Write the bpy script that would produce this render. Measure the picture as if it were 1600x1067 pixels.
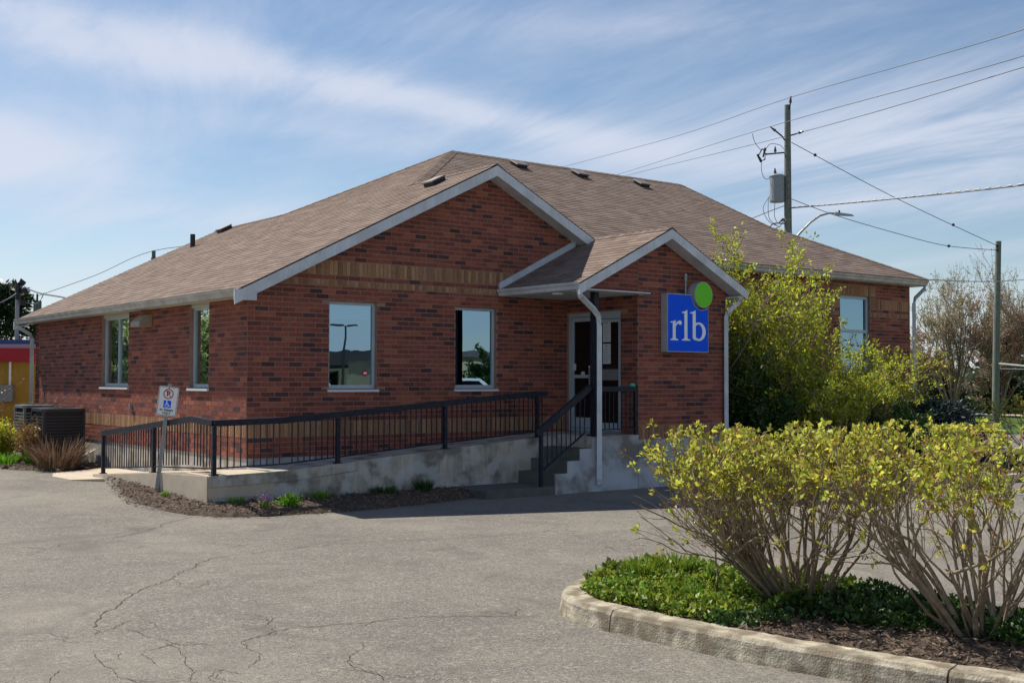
import bpy, math, random
import numpy as np
from mathutils import Matrix, Vector

random.seed(7); np.random.seed(7)
SC = bpy.context.scene
COL = SC.collection
R = math.radians
for o in list(bpy.data.objects): bpy.data.objects.remove(o)

# ------------------------------------------------------------------ camera
TH, PIT, ROLL = 0.910922, 0.0330, 0.0021
F = np.array([math.cos(TH)*math.cos(PIT), math.sin(TH)*math.cos(PIT), math.sin(PIT)])
R0 = np.array([math.sin(TH), -math.cos(TH), 0.0]); U0 = np.cross(R0, F)
RR = math.cos(ROLL)*R0 + math.sin(ROLL)*U0; UU = -math.sin(ROLL)*R0 + math.cos(ROLL)*U0
cd = bpy.data.cameras.new('camera'); cam = bpy.data.objects.new('camera', cd); COL.objects.link(cam)
cam.matrix_world = Matrix(((RR[0], UU[0], -F[0], -8.06), (RR[1], UU[1], -F[1], -17.156), (RR[2], UU[2], -F[2], 1.91), (0, 0, 0, 1)))
cd.sensor_width = 36; cd.sensor_fit = 'HORIZONTAL'; cd.lens = 1845.7/1600*36
cd.clip_start = .1; cd.clip_end = 3000
SC.camera = cam

# ------------------------------------------------------------------ sky, sun, exposure
SUN = Vector((-.22, .82, 1.0)).normalized()
w = bpy.data.worlds.new('World'); SC.world = w; w.use_nodes = True
nt = w.node_tree; N = nt.nodes; L = nt.links
for n in list(N): N.remove(n)
def nd(t, **k):
    n = N.new(t)
    for a, b in k.items(): setattr(n, a, b)
    return n
def mth(op, a, b=None, c=None):
    n = nd('ShaderNodeMath', operation=op)
    for i, v in enumerate((a, b, c)):
        if v is None: continue
        if isinstance(v, (int, float)): n.inputs[i].default_value = v
        else: L.new(v, n.inputs[i])
    return n.outputs[0]
sky = nd('ShaderNodeTexSky', sky_type='NISHITA'); sky.sun_disc = False
sky.sun_elevation = math.asin(SUN.z); sky.sun_rotation = math.atan2(SUN.x, SUN.y)
sky.altitude = 100; sky.air_density = 1.0; sky.dust_density = .15; sky.ozone_density = 2.2
tc = nd('ShaderNodeTexCoord'); sp = nd('ShaderNodeSeparateXYZ'); L.new(tc.outputs['Generated'], sp.inputs[0])
X, Y, Z = sp.outputs
az = mth('MULTIPLY', mth('ARCTAN2', Y, X), 57.2958)          # degrees
el = mth('MULTIPLY', mth('ARCSINE', Z), 57.2958)
zz = mth('ADD', mth('MAXIMUM', Z, 0.0), .16)
px_, py_ = mth('DIVIDE', X, zz), mth('DIVIDE', Y, zz)
cx = nd('ShaderNodeCombineXYZ'); L.new(px_, cx.inputs[0]); L.new(py_, cx.inputs[1])
def noise(scale, detail, rot, sc, dist=0.0, rough=.55):
    m = nd('ShaderNodeMapping'); m.inputs['Rotation'].default_value = (0, 0, R(rot)); m.inputs['Scale'].default_value = sc
    L.new(cx.outputs[0], m.inputs[0])
    n = nd('ShaderNodeTexNoise'); n.inputs['Scale'].default_value = scale; n.inputs['Detail'].default_value = detail
    n.inputs['Roughness'].default_value = rough; n.inputs['Distortion'].default_value = dist
    L.new(m.outputs[0], n.inputs[0]); return n.outputs[0]
n1 = noise(.55, 9, 38, (1, .38, 1), .5, .62)
n2 = noise(.22, 4, 20, (1, .7, 1), .3, .5)
n3 = noise(1.7, 9, 42, (1, .26, 1), 1.1, .66)
def lobe(a0, e0, a1, e1, wdt):
    # soft elongated cloud bank from (a0,e0) to (a1,e1), degrees
    dx, dy = a1-a0, e1-e0; Ln = math.hypot(dx, dy); ux, uy = dx/Ln, dy/Ln; mx, my = (a0+a1)/2, (e0+e1)/2
    A = mth('SUBTRACT', az, mx); B = mth('SUBTRACT', el, my)
    s = mth('ADD', mth('MULTIPLY', A, ux), mth('MULTIPLY', B, uy))
    t = mth('ADD', mth('MULTIPLY', A, -uy), mth('MULTIPLY', B, ux))
    q = mth('ADD', mth('POWER', mth('DIVIDE', mth('ABSOLUTE', s), Ln*.55), 2.0), mth('POWER', mth('DIVIDE', mth('ABSOLUTE', t), wdt), 2.0))
    return mth('EXPONENT', mth('MULTIPLY', q, -1.0))
bank = mth('MULTIPLY', lobe(80, 16.4, 61, 14.0, 1.5), .80)
for l, k in ((lobe(61.5, 14.2, 45, 11.0, .85), .55), (lobe(82, 10.6, 70.5, 9.8, 1.7), .85), (lobe(41, 10.0, 20, 12.5, 2.6), .72), (lobe(70, 12.2, 52, 11.2, .8), .25), (lobe(76, 7.6, 52, 8.2, .7), .22),
             (lobe(62, 17, 36, 16.5, 1.2), .2), (lobe(40, 8, 22, 9, 1.1), .25)):
    bank = mth('ADD', bank, mth('MULTIPLY', l, k))
base = mth('ADD', mth('SUBTRACT', mth('ADD', mth('MULTIPLY', n1, 1.2), mth('MULTIPLY', n2, .7)), .84), mth('MULTIPLY', mth('EXPONENT', mth('MULTIPLY', mth('MAXIMUM', el, 0.0), -.22)), .45))
wis = mth('MULTIPLY', mth('SUBTRACT', n3, .5), 1.45)
cl = mth('ADD', mth('ADD', mth('MULTIPLY', base, 1.1), mth('MULTIPLY', bank, .95)), mth('MULTIPLY', wis, mth('ADD', .9, mth('MULTIPLY', bank, 1.4))))
fac = nd('ShaderNodeMapRange'); fac.interpolation_type = 'SMOOTHSTEP'
fac.inputs[1].default_value = -.12; fac.inputs[2].default_value = .92; fac.inputs[3].default_value = 0; fac.inputs[4].default_value = .85
L.new(cl, fac.inputs[0])
mix = nd('ShaderNodeMix', data_type='RGBA'); L.new(fac.outputs[0], mix.inputs[0])
hsv = nd('ShaderNodeHueSaturation'); hsv.inputs['Saturation'].default_value = 1.02; hsv.inputs['Value'].default_value = 1.0
L.new(sky.outputs[0], hsv.inputs['Color'])
L.new(hsv.outputs[0], mix.inputs[6]); mix.inputs[7].default_value = (7.0, 7.4, 8.6, 1)
bg = nd('ShaderNodeBackground'); bg.inputs[1].default_value = .070; L.new(mix.outputs[2], bg.inputs[0])
wo = nd('ShaderNodeOutputWorld'); L.new(bg.outputs[0], wo.inputs[0])
ld = bpy.data.lights.new('sun', 'SUN'); ld.energy = 4.5; ld.angle = R(.53); ld.color = (1.0, .93, .82)
lo = bpy.data.objects.new('sun', ld); COL.objects.link(lo); lo.rotation_euler = SUN.to_track_quat('Z', 'Y').to_euler(); lo.location = (0, 0, 30)
vs = SC.view_settings; vs.view_transform = 'Standard'; vs.look = 'None'; vs.exposure = 0.55; vs.gamma = 1; vs.use_curve_mapping = False
SC.render.engine = 'CYCLES'
try:
    SC.cycles.max_bounces = 8; SC.cycles.transparent_max_bounces = 16; SC.cycles.use_denoising = True
except Exception: pass

# ------------------------------------------------------------------ materials
MATS = {}
def mat(name, col=(.5, .5, .5), rough=.6, metal=0., var=0., vscale=3., bump=0., bscale=40., attr=None, rnd=0., spec=.4, streak=0., dirt=None, hue=0., sdir=(3, 3, .25), dirt2=None):
    """procedural principled: base colour * noise, optional colour attribute, per-island variation, bump, dirt stains"""
    if name in MATS: return MATS[name]
    m = bpy.data.materials.new(name); m.use_nodes = True; t = m.node_tree; n = t.nodes; l = t.links
    p = n['Principled BSDF']; p.inputs['Roughness'].default_value = rough; p.inputs['Metallic'].default_value = metal
    p.inputs['Specular IOR Level'].default_value = spec
    geo = n.new('ShaderNodeNewGeometry')
    c = None
    if attr:
        a = n.new('ShaderNodeAttribute'); a.attribute_name = attr; c = a.outputs['Color']
    else:
        r = n.new('ShaderNodeRGB'); r.outputs[0].default_value = (*col, 1); c = r.outputs[0]
    def nz(scale, det=4, stretch=None):
        q = n.new('ShaderNodeTexNoise'); q.inputs['Scale'].default_value = scale; q.inputs['Detail'].default_value = det
        if stretch:
            mp = n.new('ShaderNodeMapping'); mp.inputs['Scale'].default_value = stretch; l.new(geo.outputs['Position'], mp.inputs[0]); l.new(mp.outputs[0], q.inputs[0])
        else: l.new(geo.outputs['Position'], q.inputs[0])
        return q.outputs[0]
    def mul(c, f, lo, hi):
        mr = n.new('ShaderNodeMapRange'); mr.inputs[1].default_value = .3; mr.inputs[2].default_value = .7; mr.inputs[3].default_value = lo; mr.inputs[4].default_value = hi
        mr.clamp = False
        l.new(f, mr.inputs[0]); v = n.new('ShaderNodeVectorMath'); v.operation = 'SCALE'; l.new(c, v.inputs[0]); l.new(mr.outputs[0], v.inputs['Scale']); return v.outputs[0]
    if var: c = mul(c, nz(vscale), 1-var, 1+var)
    if streak: c = mul(c, nz(6, 4, sdir), 1-streak, 1+streak)
    if rnd or hue:
        mr = n.new('ShaderNodeMapRange'); mr.inputs[3].default_value = 1-rnd; mr.inputs[4].default_value = 1+rnd
        l.new(geo.outputs['Random Per Island'], mr.inputs[0])
        h = n.new('ShaderNodeHueSaturation'); l.new(c, h.inputs['Color']); l.new(mr.outputs[0], h.inputs['Value'])
        if hue:
            ml = n.new('ShaderNodeMath'); ml.operation = 'MULTIPLY'; ml.inputs[1].default_value = 37.7; l.new(geo.outputs['Random Per Island'], ml.inputs[0])
            fr = n.new('ShaderNodeMath'); fr.operation = 'FRACT'; l.new(ml.outputs[0], fr.inputs[0])
            m2 = n.new('ShaderNodeMapRange'); m2.inputs[3].default_value = .5-hue; m2.inputs[4].default_value = .5+hue; l.new(fr.outputs[0], m2.inputs[0]); l.new(m2.outputs[0], h.inputs['Hue'])
        c = h.outputs[0]
    for dd_ in (dirt, dirt2):
      if dd_:
        dc, sc_, amt = dd_
        f = nz(sc_, 6); mr = n.new('ShaderNodeMapRange'); mr.inputs[1].default_value = .47; mr.inputs[2].default_value = .60; mr.inputs[4].default_value = amt
        l.new(f, mr.inputs[0]); mx = n.new('ShaderNodeMix'); mx.data_type = 'RGBA'; l.new(mr.outputs[0], mx.inputs[0]); l.new(c, mx.inputs[6]); mx.inputs[7].default_value = (*dc, 1); c = mx.outputs[2]
    l.new(c, p.inputs['Base Color'])
    if bump:
        b = n.new('ShaderNodeBump'); b.inputs['Strength'].default_value = bump; b.inputs['Distance'].default_value = .01
        l.new(nz(bscale, 6), b.inputs['Height']); l.new(b.outputs[0], p.inputs['Normal'])
    MATS[name] = m; return m
def leafmat(name, col, rnd=.35, hue=.03, trans=.4):
    if name in MATS: return MATS[name]
    m = bpy.data.materials.new(name); m.use_nodes = True; t = m.node_tree; n = t.nodes; l = t.links
    for q in list(n): n.remove(q)
    geo = n.new('ShaderNodeNewGeometry'); h = n.new('ShaderNodeHueSaturation'); h.inputs['Color'].default_value = (*col, 1)
    mr = n.new('ShaderNodeMapRange'); mr.inputs[3].default_value = 1-rnd; mr.inputs[4].default_value = 1+rnd; l.new(geo.outputs['Random Per Island'], mr.inputs[0]); l.new(mr.outputs[0], h.inputs['Value'])
    ml = n.new('ShaderNodeMath'); ml.operation = 'MULTIPLY'; ml.inputs[1].default_value = 57.3; l.new(geo.outputs['Random Per Island'], ml.inputs[0])
    fr = n.new('ShaderNodeMath'); fr.operation = 'FRACT'; l.new(ml.outputs[0], fr.inputs[0])
    m2 = n.new('ShaderNodeMapRange'); m2.inputs[3].default_value = .5-hue; m2.inputs[4].default_value = .5+hue; l.new(fr.outputs[0], m2.inputs[0]); l.new(m2.outputs[0], h.inputs['Hue'])
    d = n.new('ShaderNodeBsdfPrincipled'); d.inputs['Roughness'].default_value = .45; d.inputs['Specular IOR Level'].default_value = .35; l.new(h.outputs[0], d.inputs['Base Color'])
    tr = n.new('ShaderNodeBsdfTranslucent'); l.new(h.outputs[0], tr.inputs['Color'])
    mx = n.new('ShaderNodeMixShader'); mx.inputs[0].default_value = trans; l.new(d.outputs[0], mx.inputs[1]); l.new(tr.outputs[0], mx.inputs[2])
    o = n.new('ShaderNodeOutputMaterial'); l.new(mx.outputs[0], o.inputs[0]); MATS[name] = m; return m
def glassmat(name, refl=.5, tint=(.55, .62, .66), gcol=(.8, .92, 1.0)):
    if name in MATS: return MATS[name]
    m = bpy.data.materials.new(name); m.use_nodes = True; t = m.node_tree; n = t.nodes; l = t.links
    for q in list(n): n.remove(q)
    g = n.new('ShaderNodeBsdfGlossy'); g.inputs['Roughness'].default_value = .0; g.inputs['Color'].default_value = (*gcol, 1)
    tr = n.new('ShaderNodeBsdfTransparent'); tr.inputs['Color'].default_value = (*tint, 1)
    geo = n.new('ShaderNodeNewGeometry'); nz = n.new('ShaderNodeTexNoise'); nz.inputs['Scale'].default_value = 1.3; l.new(geo.outputs['Position'], nz.inputs[0])
    b = n.new('ShaderNodeBump'); b.inputs['Strength'].default_value = .05; b.inputs['Distance'].default_value = .02; l.new(nz.outputs[0], b.inputs['Height']); l.new(b.outputs[0], g.inputs['Normal'])
    mx = n.new('ShaderNodeMixShader'); mx.inputs[0].default_value = 1-refl; l.new(g.outputs[0], mx.inputs[1]); l.new(tr.outputs[0], mx.inputs[2])
    o = n.new('ShaderNodeOutputMaterial'); l.new(mx.outputs[0], o.inputs[0]); MATS[name] = m; return m

M = {}
M['brick'] = mat('brick', attr='Col', rough=.88, var=.18, vscale=22, bump=1.0, bscale=38, spec=.2)
M['mortar'] = mat('mortar', (.33, .21, .165), rough=.95, var=.15, vscale=8, bump=.4, bscale=120, spec=.1)
M['shingle'] = mat('shingle', attr='Col', rough=.95, var=.22, vscale=60, bump=.5, bscale=150, spec=.15)
M['deck'] = mat('roof_underlay', (.06, .045, .04), rough=.95, spec=.1)
M['white'] = mat('painted_aluminium', (.60, .64, .68), rough=.5, var=.08, vscale=2.5, streak=.08, dirt=((.40, .41, .40), 3.3, .35))
M['beige'] = mat('beige_aluminium', (.55, .52, .42), rough=.5, var=.05)
M['gutter'] = mat('gutter_metal', (.50, .48, .43), rough=.45, var=.1, vscale=3, streak=.12, dirt=((.30, .28, .24), 4, .4))
M['frame'] = mat('window_frame_metal', (.42, .50, .56), rough=.4, var=.05)
M['sill'] = mat('sill_metal', (.66, .70, .74), rough=.4, var=.05)
M['glass'] = glassmat('window_glass', .55, (.5, .6, .66), (.36, .56, .72))
M['sideglass'] = glassmat('side_window_glass', .62, (.4, .45, .48), (.75, .86, .86))
M['glassdark'] = glassmat('door_glass', .10, (.30, .33, .36))
M['concrete'] = mat('concrete', (.44, .40, .335), rough=.9, var=.22, vscale=2.6, bump=.5, bscale=60, streak=.16, dirt=((.17, .155, .135), 2.3, .85), spec=.15, dirt2=((.52, .52, .50), 3.7, .7))
M['paintedconcrete'] = mat('painted_concrete', (.40, .41, .43), rough=.85, var=.18, vscale=2.9, bump=.3, bscale=50, dirt=((.20, .185, .155), 1.7, .95), spec=.15, dirt2=((.50, .53, .57), 2.1, .8))
M['paleconc'] = mat('pale_concrete', (.50, .43, .34), rough=.9, var=.1, vscale=4, bump=.4, bscale=90, spec=.15)
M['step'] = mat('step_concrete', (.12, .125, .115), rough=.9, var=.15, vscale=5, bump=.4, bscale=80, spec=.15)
M['rail'] = mat('railing_paint', (.012, .015, .030), rough=.5, var=.25, vscale=25, bump=.2, bscale=60, dirt=((.07, .055, .05), 18, .25), spec=.25)
M['darkmetal'] = mat('dark_metal', (.02, .02, .023), rough=.5)
M['galv'] = mat('galvanised_steel', (.30, .31, .31), rough=.5, metal=.5, var=.15, vscale=20)
M['signblue'] = mat('sign_blue_acrylic', (.006, .105, .88), rough=.5, var=.03, spec=.1)
M['signwhite'] = mat('sign_white', (.88, .92, .95), rough=.5, spec=.2)
M['signgrey'] = mat('sign_side_metal', (.40, .42, .44), rough=.4, var=.08, vscale=6)
M['green'] = mat('sign_green_acrylic', (.13, .62, .008), rough=.45)
M['red'] = mat('red_print', (.50, .02, .03), rough=.5)
M['black'] = mat('black_print', (.015, .015, .018), rough=.5)
M['paper'] = mat('paper', (.60, .64, .66), rough=.8)
M['printgrey'] = mat('grey_print', (.25, .27, .30), rough=.8)
M['interior'] = mat('interior_wall', (.10, .10, .10), rough=.9)
M['blind'] = mat('blind', (.60, .68, .70), rough=.8)
M['curtain'] = mat('curtain', (.50, .55, .55), rough=.9, streak=.2)
M['asphalt'] = None
M['mulch'] = mat('mulch_soil', (.10, .076, .06), rough=1, var=.4, vscale=14, bump=1.0, bscale=45, spec=.1)
M['chip'] = mat('mulch_chip', (.17, .125, .095), rough=1, rnd=.6, spec=.1)
M['kerb'] = mat('kerb_concrete', (.37, .33, .255), rough=.95, var=.3, vscale=9, bump=.9, bscale=70, dirt=((.17, .14, .10), 5.5, .8), spec=.1, streak=.3, sdir=(2.2, .35, 6))
M['bark'] = mat('grey_brown_bark', (.30, .235, .165), rough=.95, var=.3, vscale=20, bump=.5, bscale=60, spec=.1)
M['barkpale'] = mat('pale_bark', (.26, .21, .17), rough=.95, var=.25, vscale=4, spec=.1)
M['pole'] = mat('weathered_wood_pole', (.16, .175, .15), rough=.9, var=.2, vscale=8, streak=.2, bump=.4, bscale=30)
M['wire'] = mat('power_line_wire', (.10, .11, .13), rough=.6)
M['wirepale'] = mat('pale_cable', (.45, .46, .46), rough=.6)
M['grass'] = mat('lawn', (.075, .12, .028), rough=1, var=.35, vscale=.35, bump=.6, bscale=30, spec=.1)
M['hedge_leaf'] = leafmat('hedge_leaf', (.50, .50, .075), .5, .045, .6)
M['hedge_leaf_brown'] = leafmat('hedge_leaf_brown', (.26, .15, .05), .4, .03, .35)
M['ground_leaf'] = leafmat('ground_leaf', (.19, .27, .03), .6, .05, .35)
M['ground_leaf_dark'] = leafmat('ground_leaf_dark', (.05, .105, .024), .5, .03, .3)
M['shrub_leaf'] = leafmat('shrub_leaf', (.43, .47, .045), .5, .045, .55)
M['shrub_leaf_dull'] = leafmat('shrub_leaf_dull', (.27, .28, .05), .45, .035, .4)
M['pale_tree_leaf'] = leafmat('pale_tree_leaf', (.42, .50, .22), .4, .03, .5)
M['spruce'] = leafmat('spruce_needle', (.045, .075, .075), .5, .03, .15)
M['conifer'] = leafmat('conifer_needle', (.03, .055, .02), .5, .03, .15)
M['bud'] = leafmat('bud_leaf', (.36, .31, .14), .4, .04, .4)
M['rust_bud'] = leafmat('rust_bud', (.33, .22, .14), .4, .03, .4)
M['grassblade'] = leafmat('grass_blade', (.16, .36, .02), .35, .02, .4)
M['deadblade'] = leafmat('dead_stalk', (.22, .14, .09), .45, .02, .15)
M['mauve'] = leafmat('mauve_flower', (.40, .22, .42), .3, .03, .3)
M['cream'] = leafmat('cream_flower', (.7, .7, .5), .2, .02, .3)

# asphalt: aggregate speckle, tone patches, fine cracks
def asphalt():
    m = bpy.data.materials.new('asphalt'); m.use_nodes = True; t = m.node_tree; n = t.nodes; l = t.links; p = n['Principled BSDF']
    geo = n.new('ShaderNodeNewGeometry'); P = geo.outputs['Position']
    def nz(s, d=4, r=.5, dist=0):
        q = n.new('ShaderNodeTexNoise'); q.inputs['Scale'].default_value = s; q.inputs['Detail'].default_value = d; q.inputs['Roughness'].default_value = r; q.inputs['Distortion'].default_value = dist; l.new(P, q.inputs[0]); return q.outputs[0]
    def mr(v, a, b, c, d):
        q = n.new('ShaderNodeMapRange'); [setattr(q.inputs[i+1], 'default_value', x) for i, x in enumerate((a, b, c, d))]; l.new(v, q.inputs[0]); return q.outputs[0]
    def mixc(f, a, b):
        q = n.new('ShaderNodeMix'); q.data_type = 'RGBA'
        (l.new(f, q.inputs[0]) if not isinstance(f, float) else setattr(q.inputs[0], 'default_value', f))
        for i, v in ((6, a), (7, b)):
            if isinstance(v, tuple): q.inputs[i].default_value = (*v, 1)
            else: l.new(v, q.inputs[i])
        return q.outputs[2]
    c = mixc(mr(nz(.45, 5, .6), .35, .68, 0, 1), (.165, .150, .128), (.232, .210, .172))
    c = mixc(mr(nz(2.2, 6, .65), .45, .75, 0, .55), c, (.125, .112, .108))
    v = n.new('ShaderNodeTexVoronoi'); v.inputs['Scale'].default_value = 75; l.new(P, v.inputs[0])
    sx = n.new('ShaderNodeSeparateColor'); l.new(v.outputs['Color'], sx.inputs[0])
    c = mixc(mr(sx.outputs[0], .80, .90, 0, .55), c, (.38, .355, .315))
    c = mixc(mr(sx.outputs[1], .76, .86, 0, .65), c, (.07, .065, .068))
    v3 = n.new('ShaderNodeTexVoronoi'); v3.inputs['Scale'].default_value = 24; l.new(P, v3.inputs[0])
    s3 = n.new('ShaderNodeSeparateColor'); l.new(v3.outputs['Color'], s3.inputs[0])
    c = mixc(mr(s3.outputs[0], .94, .97, 0, .22), c, (.44, .41, .36))
    c = mixc(mr(nz(.9, 3, .5, 1.2), .55, .72, 0, .6), c, (.115, .104, .095)); c = mixc(mr(nz(.23, 2), .5, .62, 0, .35), c, (.27, .24, .20))
    l.new(c, p.inputs['Base Color']); p.inputs['Roughness'].default_value = .9; p.inputs['Specular IOR Level'].default_value = .25
    b = n.new('ShaderNodeBump'); b.inputs['Strength'].default_value = .8; b.inputs['Distance'].default_value = .006
    ad = n.new('ShaderNodeMath'); ad.operation = 'ADD'; l.new(v.outputs['Distance'], ad.inputs[0]); l.new(nz(60, 5, .7), ad.inputs[1]); l.new(ad.outputs[0], b.inputs['Height'])
    b2 = n.new('ShaderNodeBump'); b2.inputs['Strength'].default_value = .6; b2.inputs['Distance'].default_value = .05; l.new(nz(1.2, 5), b2.inputs['Height']); l.new(b.outputs[0], b2.inputs['Normal']); l.new(b2.outputs[0], p.inputs['Normal'])
    return m
M['asphalt'] = asphalt()
M['crack'] = mat('crack_dark', (.10, .092, .08), rough=1, var=.3, vscale=30, spec=.05)

# ------------------------------------------------------------------ helpers
class MB:
    def __init__(s): s.v = []; s.f = []; s.c = []
    def poly(s, pts, col=None):
        b = len(s.v); s.v += [tuple(map(float, q)) for q in pts]; s.f.append(tuple(range(b, b+len(pts)))); s.c.append(col); return s
    def hexa(s, a, col=None, skip=()):
        # a: 8 corners, bottom ring 0-3, top ring 4-7
        b = len(s.v); s.v += [tuple(map(float, q)) for q in a]
        for k, q in enumerate(((3, 2, 1, 0), (4, 5, 6, 7), (0, 1, 5, 4), (1, 2, 6, 5), (2, 3, 7, 6), (3, 0, 4, 7))):
            if k in skip: continue
            s.f.append(tuple(b+i for i in q)); s.c.append(col)
        return s
    def box(s, x0, x1, y0, y1, z0, z1, col=None, skip=()):
        return s.hexa([(x0, y0, z0), (x1, y0, z0), (x1, y1, z0), (x0, y1, z0), (x0, y0, z1), (x1, y0, z1), (x1, y1, z1), (x0, y1, z1)], col, skip)
    def bar(s, p, q, w, h, up=(0, 0, 1), col=None):
        p = Vector(p); q = Vector(q); d = (q-p).normalized(); up = Vector(up); sd = d.cross(up)
        if sd.length < 1e-4: sd = d.cross(Vector((1, 0, 0)))
        sd.normalize(); u = sd.cross(d); a = sd*w/2; b = u*h/2
        return s.hexa([p-a-b, p+a-b, q+a-b, q-a-b, p-a+b, p+a+b, q+a+b, q-a+b], col)
    def tube(s, pts, rad, n=8, col=None, cap=True):
        pts = [Vector(q) for q in pts]; rr = rad if isinstance(rad, (list, tuple)) else [rad]*len(pts); b = len(s.v)
        for i, q in enumerate(pts):
            d = (pts[min(i+1, len(pts)-1)]-pts[max(i-1, 0)]).normalized()
            a = d.cross(Vector((0, 0, 1)) if abs(d.z) < .9 else Vector((1, 0, 0))).normalized(); c = d.cross(a)
            for k in range(n):
                t = 2*math.pi*k/n; s.v.append(tuple(q+(a*math.cos(t)+c*math.sin(t))*rr[i]))
        for i in range(len(pts)-1):
            for k in range(n):
                s.f.append((b+i*n+k, b+i*n+(k+1) % n, b+(i+1)*n+(k+1) % n, b+(i+1)*n+k)); s.c.append(col)
        if cap:
            s.f.append(tuple(b+k for k in range(n))[::-1]); s.c.append(col); e = b+(len(pts)-1)*n; s.f.append(tuple(e+k for k in range(n))); s.c.append(col)
        return s
    def lathe(s, c, prof, n=20, col=None):
        b = len(s.v)
        for r, z in prof:
            for k in range(n):
                t = 2*math.pi*k/n; s.v.append((c[0]+r*math.cos(t), c[1]+r*math.sin(t), c[2]+z))
        for i in range(len(prof)-1):
            for k in range(n): s.f.append((b+i*n+k, b+i*n+(k+1) % n, b+(i+1)*n+(k+1) % n, b+(i+1)*n+k)); s.c.append(col)
        s.f.append(tuple(b+k for k in range(n))[::-1]); s.c.append(col); e = b+(len(prof)-1)*n; s.f.append(tuple(e+k for k in range(n))); s.c.append(col)
        return s
    def prism(s, pts2, fn, t0, t1, col=None):
        # closed 2D outline extruded from depth t0 to t1; fn(u,v,t)->xyz
        n = len(pts2); b = len(s.v)
        s.v += [tuple(fn(u, v, t0)) for u, v in pts2]+[tuple(fn(u, v, t1)) for u, v in pts2]
        s.f.append(tuple(b+i for i in range(n))[::-1]); s.c.append(col); s.f.append(tuple(b+n+i for i in range(n))); s.c.append(col)
        for i in range(n): s.f.append((b+i, b+(i+1) % n, b+n+(i+1) % n, b+n+i)); s.c.append(col)
        return s
    def mesh(s, name, m, smooth=False):
        me = bpy.data.meshes.new(name); me.from_pydata(s.v, [], s.f)
        if any(c is not None for c in s.c):
            at = me.color_attributes.new('Col', 'FLOAT_COLOR', 'CORNER'); arr = []
            for f, c in zip(s.f, s.c): arr += list((*(c or (.3, .3, .3)), 1.0))*len(f)
            at.data.foreach_set('color', arr)
        if m: me.materials.append(m)
        if smooth: me.polygons.foreach_set('use_smooth', [True]*len(me.polygons))
        me.update(); return me
    def build(s, name, m, parent=None, smooth=False, fix=True):
        me = s.mesh(name, m, smooth)
        if fix:
            import bmesh
            bm = bmesh.new(); bm.from_mesh(me); bmesh.ops.recalc_face_normals(bm, faces=bm.faces); bm.to_mesh(me); bm.free()
        return link(bpy.data.objects.new(name, me), parent)
def wm(o):
    if o is None: return Matrix.Identity(4)
    return wm(o.parent) @ o.matrix_parent_inverse @ Matrix.LocRotScale(o.location, o.rotation_euler, o.scale)
def link(o, parent=None):
    COL.objects.link(o)
    if parent: o.parent = parent; o.matrix_parent_inverse = wm(parent).inverted()
    return o
def tag(o, label=None, cat=None, group=None, kind=None):
    for k, v in (('label', label), ('category', cat), ('group', group), ('kind', kind)):
        if v: o[k] = v
    return o
def thing(name, label, cat, loc=(0, 0, 0), group=None):
    o = bpy.data.objects.new(name, None); o.empty_display_size = .2; o.location = loc; COL.objects.link(o); return tag(o, label, cat, group)
def quads(name, V, m, parent=None, kind=None):
    """V: (N,4,3) array -> one mesh of loose quads"""
    V = np.asarray(V, np.float32); n = len(V); me = bpy.data.meshes.new(name)
    me.vertices.add(n*4); me.vertices.foreach_set('co', V.reshape(-1)); me.loops.add(n*4); me.loops.foreach_set('vertex_index', np.arange(n*4, dtype=np.int32))
    me.polygons.add(n); me.polygons.foreach_set('loop_start', np.arange(0, n*4, 4, dtype=np.int32)); me.polygons.foreach_set('loop_total', np.full(n, 4, np.int32))
    me.materials.append(m); me.update(calc_edges=True); o = link(bpy.data.objects.new(name, me), parent)
    if kind: o['kind'] = kind
    return o
def leaves(P, size, aspect=.5, up=.0, rng=np.random, fold=.25, dirs=None, jit=.4):
    """leaf quads (kite, folded) at points P; up biases the leaf plane to face up"""
    P = np.asarray(P, float); n = len(P)
    d = rng.normal(size=(n, 3)) if dirs is None else np.asarray(dirs)+rng.normal(size=(n, 3))*jit
    d /= np.linalg.norm(d, axis=1)[:, None]+1e-9
    nn = rng.normal(size=(n, 3)); nn[:, 2] += up*2; s = np.cross(d, nn); s /= np.linalg.norm(s, axis=1)[:, None]+1e-9; k = np.cross(s, d)
    L_ = (size*(.4+1.15*rng.random(n)))[:, None]; W = L_*aspect
    a = P; c = P+d*L_; b = P+d*L_*.45+s*W*.5+k*L_*fold*.3; e = P+d*L_*.45-s*W*.5+k*L_*fold*.3
    return np.stack([a, b, c, e], 1)
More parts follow.
